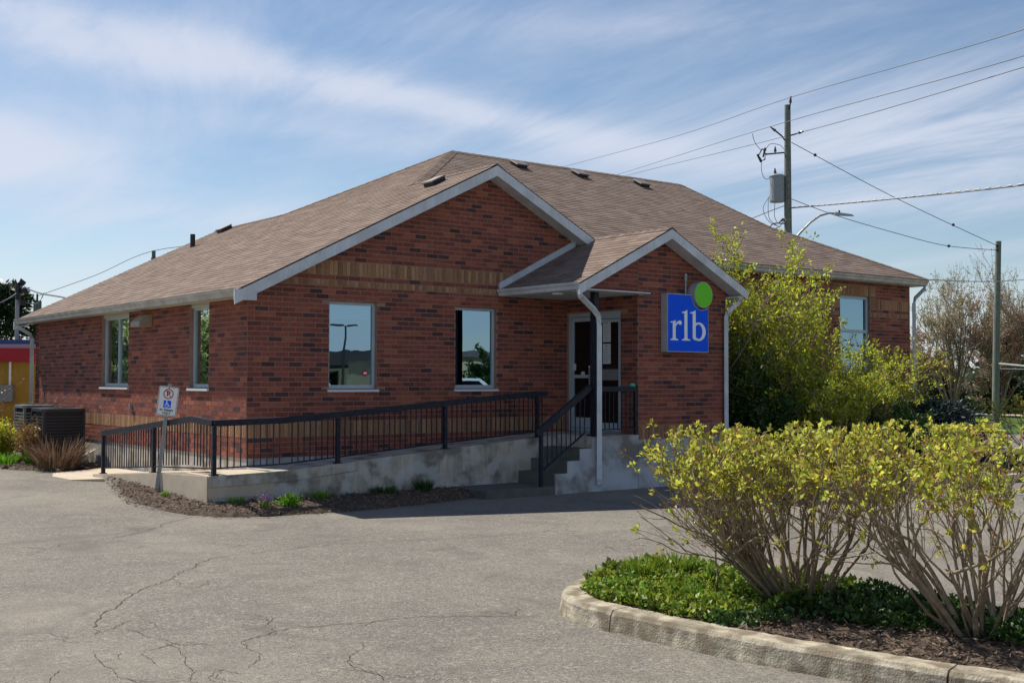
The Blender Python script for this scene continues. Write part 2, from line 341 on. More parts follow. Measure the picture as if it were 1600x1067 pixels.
def twigs(name, S, m, parent=None, n=4, kind=None):
    """S rows: p0(3) p1(3) r0 r1 -> tapered prisms"""
    S = np.asarray(S, float); p, q, r0, r1 = S[:, :3], S[:, 3:6], S[:, 6], S[:, 7]
    d = q-p; d /= np.linalg.norm(d, axis=1)[:, None]+1e-9; ref = np.where(np.abs(d[:, 2:3]) < .9, [[0, 0, 1.]], [[1., 0, 0]])
    a = np.cross(d, ref); a /= np.linalg.norm(a, axis=1)[:, None]; b = np.cross(d, a); V = []
    A = [a*math.cos(2*math.pi*k/n)+b*math.sin(2*math.pi*k/n) for k in range(n)]
    ring = np.stack([p+x*r0[:, None] for x in A]+[q+x*r1[:, None] for x in A], 1)      # (N,2n,3)
    nn = len(S); me = bpy.data.meshes.new(name); me.vertices.add(nn*2*n); me.vertices.foreach_set('co', ring.astype(np.float32).reshape(-1))
    f = np.array([[k, (k+1) % n, n+(k+1) % n, n+k] for k in range(n)]); idx = (np.arange(nn)[:, None, None]*2*n+f[None]).reshape(-1).astype(np.int32)
    me.loops.add(len(idx)); me.loops.foreach_set('vertex_index', idx); me.polygons.add(nn*n)
    me.polygons.foreach_set('loop_start', np.arange(0, len(idx), 4, dtype=np.int32)); me.polygons.foreach_set('loop_total', np.full(nn*n, 4, np.int32))
    me.polygons.foreach_set('use_smooth', [True]*(nn*n)); me.materials.append(m); me.update(calc_edges=True); o = link(bpy.data.objects.new(name, me), parent)
    if kind: o['kind'] = kind
    return o
def grow(rng, p, d, length, r, levels, segs, tips, split=(3, 5), spread=.55, trop=.15, wob=.16, nseg=4, shrink=.62, stop=None, rs=.6, bare=9):
    """recursive branch; segs gets tapered pieces, tips gets (point, dir, level)"""
    p = np.array(p, float); d = np.array(d, float); d /= np.linalg.norm(d); pts = [p]
    r1 = r*rs
    for i in range(nseg):
        d = d+rng.normal(size=3)*wob; d[2] += trop*.5; d /= np.linalg.norm(d); q = p+d*length/nseg
        if stop is not None and stop(q): tips.append((p, d, levels)); return
        segs.append([*p, *q, r+(r1-r)*i/nseg, r+(r1-r)*(i+1)/nseg]); p = q; pts.append(p)
        if levels <= 0 or i >= nseg//2: tips.append((p, d, levels))
    if levels <= 0: return
    for k in range(rng.integers(*split)+0):
        lo = int(nseg*.7) if levels >= bare else 1; base = pts[min(len(pts)-1, lo+int(rng.random()*(len(pts)-lo)))] if k else p
        dd = d+rng.normal(size=3)*spread; grow(rng, base, dd, length*shrink*(.75+.5*rng.random()), r1*(.75 if k else .95), levels-1, segs, tips, split, spread, trop, wob, nseg, shrink, stop, rs, bare)
def fbm(x, y, s=1.0):
    return .5*math.sin(x*1.7*s+1.3*math.sin(y*1.1*s))+.3*math.sin(y*2.9*s+x*1.3*s+2)+.2*math.sin(x*5.3*s-y*4.1*s+.7)

def ss(t): t = min(1, max(0, t)); return t*t*(3-2*t)
def gz(x, y): return .15*ss((y+3)/7.5)                               # lot rises a little beside and behind the building
# ------------------------------------------------------------------ ground
def sheet(name, xs, ys, zf, m, parent=None, keep=None):
    mb = MB(); nx, ny = len(xs), len(ys); mb.v = [(x, y, zf(x, y)) for y in ys for x in xs]
    for j in range(ny-1):
        for i in range(nx-1):
            if keep and not keep((xs[i]+xs[i+1])/2, (ys[j]+ys[j+1])/2): continue
            mb.f.append((j*nx+i, j*nx+i+1, (j+1)*nx+i+1, (j+1)*nx+i)); mb.c.append(None)
    return mb.build(name, m, parent, smooth=True, fix=False)
tag(MB().poly([(-900, -900, -.02), (1300, -900, -.02), (1300, 1300, -.02), (-900, 1300, -.02)]).build('ground', M['grass'], fix=False), kind='structure')
def lin(a, b, st): return [a+i*st for i in range(int(round((b-a)/st))+1)]
tag(sheet('parking_lot', lin(-40, 40, 1.0), lin(-56, 25, 1.0), lambda x, y: gz(x, y)+.004, M['asphalt']), kind='structure')
tag(sheet('lawn', lin(30, 140, 5.0), lin(-20, 120, 5.0), lambda x, y: .165 + .004, M['grass']), kind='structure')
tag(MB().poly([(34, -24, .176), (37, -24, .176), (62, 40, .176), (59, 40, .176)]).build('footpath', M['paleconc'], fix=False), kind='structure')
# cracks in the asphalt
CR = [[[-4.39,-2.95],[-4.07,-3.29],[-3.66,-3.07],[-3.27,-2.99],[-2.69,-2.64],[-2.07,-1.97],[-1.48,-1.48]],[[-2.69,-2.64],[-2.53,-2.21],[-2.1,-1.94],[-1.51,-1.55]],
[[-5.0,-7.97],[-4.68,-7.36],[-4.38,-6.92],[-4.0,-6.46],[-3.64,-6.14],[-3.23,-5.67],[-2.83,-5.16],[-2.5,-5.04],[-2.14,-5.05],[-1.8,-5.06],[-1.1,-5.0],[-0.56,-5.18],[0.08,-5.4],[0.73,-5.5],[1.6,-5.52],[1.83,-5.91]],
[[-5.7,-8.07],[-5.38,-8.21],[-5.12,-8.19],[-4.87,-8.07],[-4.65,-7.83]],[[-4.3,-9.1],[-4.06,-8.99],[-3.78,-8.9],[-3.55,-8.96],[-3.26,-9.05],[-2.98,-9.06],[-2.59,-9.26],[-2.13,-9.57]],
[[-4.79,-8.21],[-4.78,-8.52],[-4.7,-8.94],[-4.53,-9.0],[-4.3,-9.1],[-4.35,-9.54],[-4.6,-9.85]],[[-3.13,-3.17],[-2.88,-3.73],[-2.35,-3.95],[-2.15,-4.46],[-1.74,-4.94],[-0.98,-4.79],[-0.4,-4.44],[0.55,-4.73]],
[[-5.28,-8.83],[-5.33,-9.17],[-5.35,-9.5],[-5.32,-9.78]],[[-4.76,-8.82],[-4.81,-9.32],[-4.93,-9.71],[-4.76,-9.78],[-4.71,-9.99]],[[-2.13,-9.57],[-1.98,-9.38]],
[[-3.63,-9.68],[-3.98,-10.08],[-4.03,-10.39],[-4.06,-10.74]],[[-3.64,-6.14],[-3.75,-6.76],[-3.49,-6.61]],[[-3.92,-8.71],[-3.73,-8.44],[-3.57,-8.48]],[[1.56,-5.57],[1.49,-6.13],[1.05,-7.3],[1.27,-7.59]]]
rg = np.random.default_rng(3); cm = MB()
def crackline(pl, wd):
    pts = [np.array(q) for q in pl]
    for _ in range(4):
        out = []
        for a, b in zip(pts, pts[1:]):
            mdl = (a+b)/2; Ld = np.linalg.norm(b-a); nrm = np.array([-(b-a)[1], (b-a)[0]])/(Ld+1e-9); out += [a, mdl+nrm*rg.normal()*Ld*.07]
        pts = out+[pts[-1]]
    ws = wd*(.35+.9*rg.random(len(pts))); ws[0] = ws[-1] = .001
    Ls = []; 
    for i, q in enumerate(pts):
        d = pts[min(i+1, len(pts)-1)]-pts[max(i-1, 0)]; d /= np.linalg.norm(d)+1e-9; nr = np.array([-d[1], d[0]]); Ls.append((q+nr*ws[i]/2, q-nr*ws[i]/2))
    b = len(cm.v)
    for a, c in Ls:
        for q in (a, c): cm.v.append((q[0], q[1], gz(q[0], q[1])+.0085))
    for i in range(len(Ls)-1): cm.f.append((b+2*i, b+2*i+1, b+2*i+3, b+2*i+2)); cm.c.append(None)
    return pts
for i, c in enumerate(CR):
    pts = crackline(c, .010 if i in (0, 2, 4) else .006)
    for _ in range(2+len(c)//2):      # side branches
        q = pts[rg.integers(len(pts))]; a = rg.random()*6.28; ln = .15+.5*rg.random()
        crackline([q, q+ln*.5*np.array([math.cos(a), math.sin(a)]), q+ln*np.array([math.cos(a+.5), math.sin(a+.5)])], .005)
tag(cm.build('asphalt_cracks', M['crack'], fix=False), kind='structure')

# ------------------------------------------------------------------ roof planes (world heights)
zL = lambda x: 3.455+.5*x
zW = lambda x: 8.115-.5*x
zF = lambda y: 4.61+.5*y
zB = lambda y: 9.81-.5*y
zPl = lambda x: 1.09+.5*x
zPr = lambda x: 8.19-.5*x
RX, RY = 7.51, 5.2
B = thing('office_building', 'single storey red brick office with brown shingle roofs and gabled porch', 'building', (0, 0, 0))

# brick walls ---------------------------------------------------------------------------------
TMP = []   # candidate bricks: (dist, kind, corners..., colour)
def brickcol(yellow, shade_rng=random):
    r = shade_rng.random()
    if yellow:
        k = .62+.62*shade_rng.random(); return (.36*k, .205*k, .110*k) if r < .85 else (.34*k, .19*k, .11*k)
    k = .82+.36*shade_rng.random()
    if r < .085: return (.092*k, .046*k, .048*k)
    if r < .22: return (.165*k, .058*k, .046*k)
    if r < .38: return (.315*k, .105*k, .064*k)
    return (.240*k, .076*k, .055*k)
CAMP = np.array([-8.06, -17.156, 1.91])
class Wall:
    def __init__(s, org, du, nrm): s.o = np.array(org, float); s.u = np.array(du, float); s.n = np.array(nrm, float)
    def at(s, u, z, t=0): q = s.o+s.u*u+s.n*t; return (q[0], q[1], z)
def lay(W, u0, u1, z0, z1, top, openings, bands, prio=1., proud=.004, phase=0.):
    """courses of bricks between z0 and z1, clipped by top(u) and by openings (ua,ub,za,zb); bands: (za,zb,width,type,ua,ub) of upright yellow bricks"""
    def free(ua, ub, za, zb):
        segs = [(ua, ub, za, zb)]
        for (oa, ob, oc, od) in openings:
            nx = []
            for (a, b, c, d) in segs:
                if b <= oa+.002 or a >= ob-.002 or d <= oc+.002 or c >= od-.002: nx.append((a, b, c, d)); continue
                if c < oc and oc-c > .02 and not (a < oa and b > oa) : nx.append((a, b, c, oc)); continue
                if d > od and d-od > .02: nx.append((a, b, od, d)); continue
                if c < oc and oc-c > .02: nx.append((a, b, c, oc)); continue
                if a < oa-.03: nx.append((a, oa, c, d))
                if b > ob+.03: nx.append((ob, b, c, d))
            segs = nx
        return segs
    def add(a, b, c, d, yellow):
        a2, b2 = max(a, u0), min(b, u1)
        if b2-a2 < .025: return
        for (p, q, r_, s_) in free(a2, b2, c, d):
            g = .0085 if yellow else .0065; p += g; q -= g; r_ += .0065; s_ -= .0065
            if q-p < .02 or s_-r_ < .015: continue
            if min(top(p), top(q)) < s_:
                # slanted cut under the rake
                tp, tq = min(s_, top(p)), min(s_, top(q))
                if max(tp, tq)-r_ < .02: continue
                tp = max(tp, r_+.004); tq = max(tq, r_+.004)
            else: tp = tq = s_
            pr = (proud+.004 if yellow else proud)+random.uniform(-.0012, .0012)
            C8 = [W.at(p, r_, 0), W.at(q, r_, 0), W.at(q, r_, pr), W.at(p, r_, pr), W.at(p, tp, 0), W.at(q, tq, 0), W.at(q, tq, pr), W.at(p, tp, pr)]
            ctr = np.array(C8).mean(0); TMP.append((np.linalg.norm(ctr-CAMP)/prio/(1.0 if (q-p) > .2 or yellow else .8), yellow, C8, brickcol(yellow)))
    zs = []
    marks = sorted(bands, key=lambda b: b[0]); z = z0; k = 0
    rows = []
    while z < z1-.02:
        nb = [b for b in marks if b[0] <= z+.001 < b[1]-.001]
        if nb: z = nb[0][1]; continue
        nxt = min([b[0] for b in marks if b[0] > z+.001]+[z1]); zt = min(z+.08, nxt); rows.append((z, zt, k)); z = zt; k += 1
    for (a, b, k) in rows:
        off = (0 if k % 2 else -.12)+phase; u = u0+off-.24*math.ceil((off)/.24) - (.24 if off > 0 else 0)
        u = u0+off
        while u > u0: u -= .24
        while u < u1: add(u, u+.24, a, b, False); u += .24
    for bnd in marks:
        za, zb, wd = bnd[:3]; ua, ub = (bnd[3], bnd[4]) if len(bnd) > 3 else (u0, u1); u = ua
        while u < ub-.02: add(u, min(u+wd, ub), za, zb, True); u += wd
        # plain courses beside a band that does not run the full width
        if len(bnd) > 3:
            zz_ = za
            while zz_ < zb-.01:
                zt = min(zz_+.08, zb)
                for (sa, sb) in ((u0, ua), (ub, u1)):
                    u = sa
                    while u < sb-.01: add(u, min(u+.24, sb), zz_, zt, False); u += .24
                zz_ += .08
def backing(W, u0, u1, z0, top, openings, thick, extra=()):
    """mortar-coloured wall body, split into columns at the openings"""
    us = sorted(set([u0, u1]+[min(max(x, u0), u1) for o in openings for x in o[:2]]+[e for e in extra if u0 < e < u1])); mb = MB()
    for a, b in zip(us, us[1:]):
        mid = (a+b)/2; ops = sorted([o for o in openings if o[0] < mid < o[1]], key=lambda o: o[2]); z = z0
        for o in ops+[None]:
            if o is None: ta, tb = top(a+1e-6), top(b-1e-6)
            else: ta = tb = o[2]
            if max(ta, tb) > z+.001: mb.hexa([W.at(a, z, -thick), W.at(b, z, -thick), W.at(b, z, 0), W.at(a, z, 0), W.at(a, ta, -thick), W.at(b, tb, -thick), W.at(b, tb, 0), W.at(a, ta, 0)])
            if o: z = o[3]
    return mb
OPF = [(1.45, 2.36, 1.77, 3.21), (3.98, 4.89, 1.77, 3.21), (10.75, 11.75, 2.16, 3.94), (15.0, 16.16, 2.16, 3.94)]
OPL = [(5.2, 6.72, 1.78, 3.30), (1.46, 2.27, 1.78, 3.30)]
def topF(x): return min(zL(x), 5.785) -.09 if x < 4.66 else max(zW(x), 4.43)-.09 if x < 9.0 else 4.34
def topF2(x): return (zL(x) if x < 4.66 else max(zW(x), 4.43)) - .09
Wf = Wall((0, 0, 0), (1, 0, 0), (0, -1, 0))
bandF = [(1.00, 1.24, .08), (3.46, 3.56, .08), (3.64, 3.88, .08)]
lay(Wf, 0, 6.58, .68, 5.9, topF2, OPF, bandF, 1.0)
lay(Wf, 8.87, 17.8, .68, 4.34, lambda u: 4.34, OPF+[(14.76, 16.39, 3.66, 4.18)], [(1.00, 1.24, .08), (3.46, 3.56, .08), (3.64, 3.88, .08)], .6)
lay(Wf, 6.58, 8.87, 3.9, 4.6, topF2, [], [], .5)
# lintel and quoins of the right hand window
lay(Wf, 14.96, 16.18, 3.946, 4.18, lambda u: 9, [], [(3.946, 4.18, .08)], .6)
for ua, ub in ((14.76, 14.96), (16.18, 16.39)):
    z = 3.66
    while z < 4.17:
        lay(Wf, ua, ub, z, z+.074, lambda u: 9, [(15.0, 16.16, 3.0, 3.94)], [(z, z+.074, .21)], .6); z += .0745
backing(Wf, 0.0, 6.58, .68, topF2, OPF, .25, (4.66,)).build('wall', M['mortar'], B)
backing(Wf, 6.58, 17.8, .4, lambda u: topF2(u) if u < 7.4 else 4.34, OPF, .25, (7.4,)).build('wall', M['mortar'], B)
Wl = Wall((0, 0, 0), (0, 1, 0), (-1, 0, 0))
lay(Wl, 0, 11.25, .68, 3.24, lambda u: 3.24, OPL, [(1.00, 1.24, .08)], .9, phase=.12)
backing(Wall((0, .251, 0), (0, 1, 0), (-1, 0, 0)), 0, 11.0, .68, lambda u: 3.34, [(a-.251, b-.251, c, d) for a, b, c, d in OPL], .25).build('wall', M['mortar'], B)
# porch block
Wp = Wall((0, -1.95, 0), (1, 0, 0), (0, -1, 0))
topP = lambda x: (zPl(x) if x < 7.1 else zPr(x))-.08
lay(Wp, 6.58, 8.87, .86, 4.7, topP, [], [(.88, 1.12, .08)], 1.6)
lay(Wp, 5.1, 6.58, 3.47, 4.7, topP, [], [], 1.6, phase=.06)
backing(Wp, 6.58, 8.87, .86, topP, [], .2, (7.1,)).build('wall', M['mortar'], B)
backing(Wp, 5.1, 6.58, 3.47, topP, [], .2).build('wall', M['mortar'], B)
Wd = Wall((6.58, 0, 0), (0, -1, 0), (-1, 0, 0))
OPD = [(.03, 1.49, .96, 3.18)]
lay(Wd, 0, 1.95, .96, 3.46, lambda u: 3.46, OPD, [], 1.3)
backing(Wd, 0.003, 1.748, .96, lambda u: 3.46, [(.03, 1.49, .96, 3.18)], .2).build('wall', M['mortar'], B)
# unseen sides
mb = MB(); mb.box(8.67, 8.87, -1.75, 0, 0, 4.0); mb.box(0, 9.3, 11.0, 11.25, 0, 3.3); mb.box(9.3, 17.8, 10.2, 10.4, 0, 4.3); mb.box(17.55, 17.8, .25, 10.2, 0, 4.34); mb.box(9.05, 9.3, 10.4, 11.0, 0, 3.4)
mb.poly([(0, 11.2, 3.3), (9.3, 11.2, 3.3), (4.66, 11.2, 5.7)]); mb.poly([(15.13, 2.4, 5.7), (15.13, 8, 5.7), (15.13, 5.2, 7.1)])
mb.build('wall', M['mortar'], B)
lay(Wall((17.8, 0, 0), (0, 1, 0), (1, 0, 0)), 0, 10.4, .68, 4.34, lambda u: 4.34, [], [], .1)
lay(Wall((8.87, -1.95, 0), (0, 1, 0), (1, 0, 0)), 0, 1.95, .86, 3.5, lambda u: 3.5, [], [], .1)
# emit: 300 nearest of each kind as objects, the rest joined
for yellow, nm in ((False, 'brick'), (True, 'soldier_brick')):
    ls = sorted([t for t in TMP if t[1] == yellow], key=lambda t: t[0])
    for (d, yl, C8, c) in ls[:300]:
        mb = MB().hexa(C8, c, skip=()); o = mb.build(nm, M['brick'], B)
    mb = MB()
    for (d, yl, C8, c) in ls[300:]: mb.hexa(C8, c)
    mb.build('brickwork' if not yellow else 'soldier_course', M['brick'], B)['kind'] = 'stuff'
# foundations
mb = MB(); mb.box(.012, 6.5, .012, .24, -.2, .678); mb.box(8.87, 17.79, .012, .24, -.2, .40)
mb.build('foundation', M['paintedconcrete'], B)
mb = MB(); mb.box(.012, .24, .24, 11.2, -.2, .678); mb.build('foundation', M['concrete'], B)
lay(Wf, 8.87, 17.8, .40, .68, lambda u: 9, [], [], .3)
mb = MB(); mb.box(6.57, 8.88, -1.97, -1.75, -.2, .86); mb.build('foundation', M['paintedconcrete'], B)
# interior floor & dark rooms
mb = MB(); mb.box(.3, 17.5, .3, 10.1, .5, .6); mb.box(1.6, 17.5, 3.4, 3.5, .6, 3.9); mb.box(3.1, 3.2, .3, 3.4, .6, 3.9); mb.box(.3, 17.5, .3, 10.1, 3.9, 4.0) if False else None
mb.box(2.6, 2.7, 3.5, 10.9, .6, 3.3)
mb.build('interior_partition', M['interior'], B)

# roof ------------------------------------------------------------------------------------------
deck = MB()
def P3(pts, zf): return [(x, y, zf(x, y)-.03) for x, y in pts]
polyL = [(-.33, -.3), (4.66, -.3), (4.66, 2.35), (RX, RY), (4.66, 8.05), (4.66, 11.75), (-.33, 11.75)]
polyW = [(4.66, -.3), (7.0, -.3), (7.31, -.3), (4.66, 2.35)]
polyF = [(7.36, -.35), (18.05, -.35), (15.35, 2.35), (15.05, 5.2), (RX, RY), (4.66, 2.35)]
polyPl = [(4.93, -2.25), (7.1, -2.25), (7.1, .1), (6.9, 0), (4.93, 0)]
polyPr = [(7.1, -2.25), (9.05, -2.25), (9.05, 0), (7.1, .1)]
FL = lambda x, y: zL(x); FW = lambda x, y: zW(x); FF = lambda x, y: zF(y); FPl = lambda x, y: zPl(x); FPr = lambda x, y: zPr(x)
def slab(poly, zf, mb, t=.12):
    n = len(poly); up = [(x, y, zf(x, y)-.02) for x, y in poly]; dn = [(x, y, zf(x, y)-.02-t) for x, y in poly]
    mb.poly(up); mb.poly(dn[::-1])
    for i in range(n): mb.poly([dn[i], dn[(i+1) % n], up[(i+1) % n], up[i]])
inset = lambda P_, d: [(x, y) for x, y in P_]
for po, fn in (([(-.30, -.27), (4.66, -.27), (4.66, 2.35), (RX, RY), (4.66, 8.05), (4.66, 11.72), (-.30, 11.72)], FL), ([(4.66, -.27), (7.28, -.27), (4.66, 2.35)], FW),
               ([(7.36, -.32), (18.02, -.32), (15.35, 2.35), (15.05, 5.2), (RX, RY), (4.66, 2.35)], FF), ([(4.96, -2.22), (7.1, -2.22), (7.1, .1), (6.9, -.01), (4.96, -.01)], FPl), ([(7.1, -2.22), (9.02, -2.22), (9.02, -.01), (7.1, .1)], FPr)):
    slab(po, fn, deck, .06)
zE = lambda x: 4.44+.5*(18.05-x)
slab([(18.05, -.35), (15.35, 2.35), (15.35, 8.05), (18.05, 10.75)], lambda x, y: zE(x), deck, .06)
slab([(RX, RY), (15.05, 5.2), (15.35, 8.05), (18.05, 10.75), (7.3, 10.75), (4.66, 8.05)], lambda x, y: zB(y), deck, .06)
slab([(4.66, 8.05), (7.3, 10.75), (9.4, 10.75), (9.4, 11.72), (4.66, 11.72)], FW, deck, .06)
deck.build('roof', M['deck'], B)
# shingles: every tab is a little wedge
def shingcol(k0=1.0):
    r = random.random(); k = k0*(.90+.20*random.random())
    if r < .2: return (.180*k, .134*k, .112*k)
    if r < .5: return (.240*k, .181*k, .151*k)
    return (.212*k, .158*k, .131*k)
SH = []
def clipx(poly, s):
    """intervals of the along-eave coordinate a where line down-slope coordinate = s crosses the polygon (a, s) list"""
    xs = []
    n = len(poly)
    for i in range(n):
        (a0, s0), (a1, s1) = poly[i], poly[(i+1) % n]
        if (s0 <= s < s1) or (s1 <= s < s0): xs.append(a0+(a1-a0)*(s-s0)/(s1-s0))
    xs.sort(); return list(zip(xs[::2], xs[1::2]))
def shingle_plane(poly, to3, slen, nrm, prio=1.0, expo=.137, tab=.305):
    """poly in (a, s): a along the eave, s plan distance up-slope; to3(a, s) -> xyz on the plane; slen = slope length per unit s"""
    smin = min(s for a, s in poly); smax = max(s for a, s in poly); ds = expo/slen; s = smin; k = 0; n = Vector(nrm)
    while s < smax-1e-6:
        s2 = min(s+ds, smax)
        I0 = clipx(poly, s+1e-5); I1 = clipx(poly, s2-1e-5)
        if not I0: I0 = I1
        if not I1: I1 = I0
        for (p0, q0), (p1, q1) in zip(I0, I1):
            a = math.floor(min(p0, p1)/tab)*tab+random.uniform(0, tab)-tab
            while a < max(q0, q1):
                b = a+tab*random.choice((.55, .8, 1, 1, 1.15))
                a0, b0 = max(a, p0), min(b, q0); a1, b1 = max(a, p1), min(b, q1)
                if b0-a0 > .004 or b1-a1 > .004:
                    b0 = max(a0, b0) ; b1 = max(a1, b1); g = .0015
                    lo = .006+random.random()*.004
                    A, Bq = Vector(to3(a0+g, s)), Vector(to3(b0-g, s)); Cq, Dq = Vector(to3(b1-g, s2)), Vector(to3(a1+g, s2))
                    top = [A+n*lo, Bq+n*lo, Cq+n*.001, Dq+n*.001]
                    c = shingcol(); ctr = (top[0]+top[2])/2
                    SH.append(((ctr-Vector(CAMP)).length/prio, [A-n*.004, Bq-n*.004, Cq-n*.004, Dq-n*.004]+top, c))
                a = b
        s = s2; k += 1
SL = math.sqrt(1.25)
shingle_plane([(y, x+.36) for x, y in [(-.36, -.32)]+polyL[1:1]+[(4.66, -.32), (4.66, 2.35), (RX, RY), (4.66, 8.05), (4.66, 11.77), (-.36, 11.77)]], lambda a, s: (s-.36, a, zL(s-.36)), SL, (-.447, 0, .894), 1.0)
shingle_plane([(y, 7.31-x) for x, y in [(4.66, -.32), (7.31, -.32), (4.66, 2.35)]], lambda a, s: (7.31-s, a, zW(7.31-s)), SL, (.447, 0, .894), .3)
shingle_plane([(x, y+.38) for x, y in [(7.3, -.38), (18.08, -.38), (15.35, 2.35), (15.05, 5.2), (RX, RY), (4.66, 2.35)]], lambda a, s: (a, s-.38, zF(s-.38)), SL, (0, -.447, .894), .9)
shingle_plane([(y, x-4.90) for x, y in [(4.90, -2.28), (7.1, -2.28), (7.1, .05), (6.9, -.004), (4.90, -.004)]], lambda a, s: (s+4.90, a, zPl(s+4.90)), SL, (-.447, 0, .894), 1.7)
shingle_plane([(y, 9.08-x) for x, y in [(9.08, -2.28), (7.1, -2.28), (7.1, .05), (9.08, -.004)]], lambda a, s: (9.08-s, a, zPr(9.08-s)), SL, (.447, 0, .894), .3)
shingle_plane([(y, 18.08-x) for x, y in [(18.08, -.38), (18.08, 10.78), (15.35, 8.05), (15.35, 2.35)]], lambda a, s: (18.08-s, a, zE(18.08-s)), SL, (.447, 0, .894), .2, tab=.9)
SH.sort(key=lambda t: t[0])
for d, C8, c in SH[:300]: MB().hexa(C8, c).build('shingle', M['shingle'], B)
mb = MB()
for d, C8, c in SH[300:]: mb.hexa(C8, c, skip=(0,))
mb.build('shingles', M['shingle'], B, fix=False)['kind'] = 'stuff'
# hip and ridge caps
def cap(p, q, n1_, n2_, mb, wd=.14):
    mb = MB()
    p, q = Vector(p), Vector(q); Ln = (q-p).length; k = max(1, int(Ln/.19)); d = (q-p)/Ln; n1_, n2_ = Vector(n1_).normalized(), Vector(n2_).normalized(); up = (n1_+n2_).normalized()
    s1 = d.cross(n1_); s1 = s1 if s1.dot(n1_-n2_) > 0 else -s1; s2 = d.cross(n2_); s2 = s2 if s2.dot(n2_-n1_) > 0 else -s2
    for i in range(k):
        a = p+d*(Ln*i/k); b = p+d*(Ln*(i+1)/k); c = shingcol(.9); h0, h1 = .017, .011
        mb.poly([a+s1*wd+up*h0, b+s1*wd+up*h1, b+up*(h1+.006), a+up*(h0+.006)], c); mb.poly([a+up*(h0+.006), b+up*(h1+.006), b+s2*wd+up*h1, a+s2*wd+up*h0], c)
        mb.poly([a+s1*wd-up*.0, a+s1*wd+up*h0, a+up*(h0+.006), a+up*0], c); mb.poly([a+up*0, a+up*(h0+.006), a+s2*wd+up*h0, a+s2*wd], c)
    mb.build('ridge_cap', M['shingle'], B, fix=False)
nL, nW, nF, nB = (-.447, 0, .894), (.447, 0, .894), (0, -.447, .894), (0, .447, .894)
mb = MB()
cap((RX, RY, zF(RY)), (15.05, 5.2, zF(RY)), nF, nB, mb); cap((4.66, 2.35, zL(4.66)), (RX, RY, zF(RY)), nL, nF, mb, .15); cap((4.66, 8.05, zL(4.66)), (RX, RY, zF(RY)), nL, nB, mb)
cap((4.66, -.32, zL(4.66)), (4.66, 2.3, zL(4.66)), nL, nW, mb); cap((4.66, 8.1, zL(4.66)), (4.66, 11.77, zL(4.66)), nL, nW, mb); cap((7.1, -2.28, zPl(7.1)), (7.1, .05, zPl(7.1)), nL, nW, mb)
cap((18.08, -.38, zF(-.38)), (15.35, 2.35, zF(2.35)), nF, nW, mb); cap((15.35, 2.35, zF(2.35)), (15.05, 5.2, zF(5.2)), nF, nW, mb, .06)
# rake fascia boards
def rake(x0, x1, zf, y, yb, h=.185, name='fascia', m='white'):
    mb = MB(); a, b = zf(x0)-.022, zf(x1)-.022
    mb.hexa([(x0, y, a-h), (x1, y, b-h), (x1, y+.03, b-h), (x0, y+.03, a-h), (x0, y, a), (x1, y, b), (x1, y+.03, b), (x0, y+.03, a)])
    mb.build(name, M[m], B)
    x0, x1 = (x0+.12, x1) if zf(x0) < zf(x1) else (x0, x1-.12); a, b = zf(x0)-.022, zf(x1)-.022
    s = MB().hexa([(x0, y+.031, a-h+.01), (x1, y+.031, b-h+.01), (x1, yb, b-h+.01), (x0, yb, a-h+.01), (x0, y+.031, a-h+.03), (x1, y+.031, b-h+.03), (x1, yb, b-h+.03), (x0, yb, a-h+.03)])
    s.build('soffit', M[m], B)
rake(-.36, 4.659, zL, -.33, 0); rake(4.661, 7.02, zW, -.33, 0)
rake(4.90, 7.099, zPl, -2.29, -1.97, .17); rake(7.101, 9.12, zPr, -2.29, -1.97, .17)
rake(-.36, 4.659, zL, 11.75, 11.3); rake(4.661, 9.4, zW, 11.75, 11.3)
# apron board where the porch roof meets the gable wall
mb = MB(); mb.hexa([(4.93, -.06, zPl(4.93)+.01), (6.75, -.06, zPl(6.75)+.01), (6.75, -.012, zPl(6.75)+.01), (4.93, -.012, zPl(4.93)+.01), (4.93, -.06, zPl(4.93)+.13), (6.75, -.06, zPl(6.75)+.13), (6.75, -.012, zPl(6.75)+.13), (4.93, -.012, zPl(4.93)+.13)])
mb.build('flashing_board', M['white'], B)
# gutters: K profile swept along the eave
def gutter(p, q, out, m='gutter', name='gutter', h=.12, wd=.12):
    p, q, out = Vector(p), Vector(q), Vector(out); prof = [(0, 0), (0, -h), (wd*.62, -h), (wd*.72, -h*.55), (wd*.98, -h*.3), (wd, -.012), (wd+.008, 0), (wd-.012, 0), (wd-.012, -.02), (.01, -.03), (.01, 0)]
    mb = MB(); n = len(prof); mb.v = [tuple(p+out*a+Vector((0, 0, b))) for a, b in prof]+[tuple(q+out*a+Vector((0, 0, b))) for a, b in prof]
    for i in range(n): mb.f.append((i, (i+1) % n, n+(i+1) % n, n+i)); mb.c.append(None)
    mb.f.append(tuple(range(n))); mb.f.append(tuple(range(n, 2*n))[::-1]); mb.c += [None, None]
    return mb.build(name, M[m], B)
gutter((-.25, -.30, 3.315), (-.25, 11.72, 3.315), (-1, 0, 0))
gutter((7.45, -.30, 4.40), (18.0, -.30, 4.40), (0, -1, 0))
gutter((5.0, -2.26, 3.565), (5.0, -.02, 3.565), (-1, 0, 0), 'white'); gutter((8.98, -2.26, 3.60), (8.98, -.02, 3.60), (1, 0, 0), 'white')
gutter((17.98, -.30, 4.40), (17.98, 10.7, 4.40), (1, 0, 0))
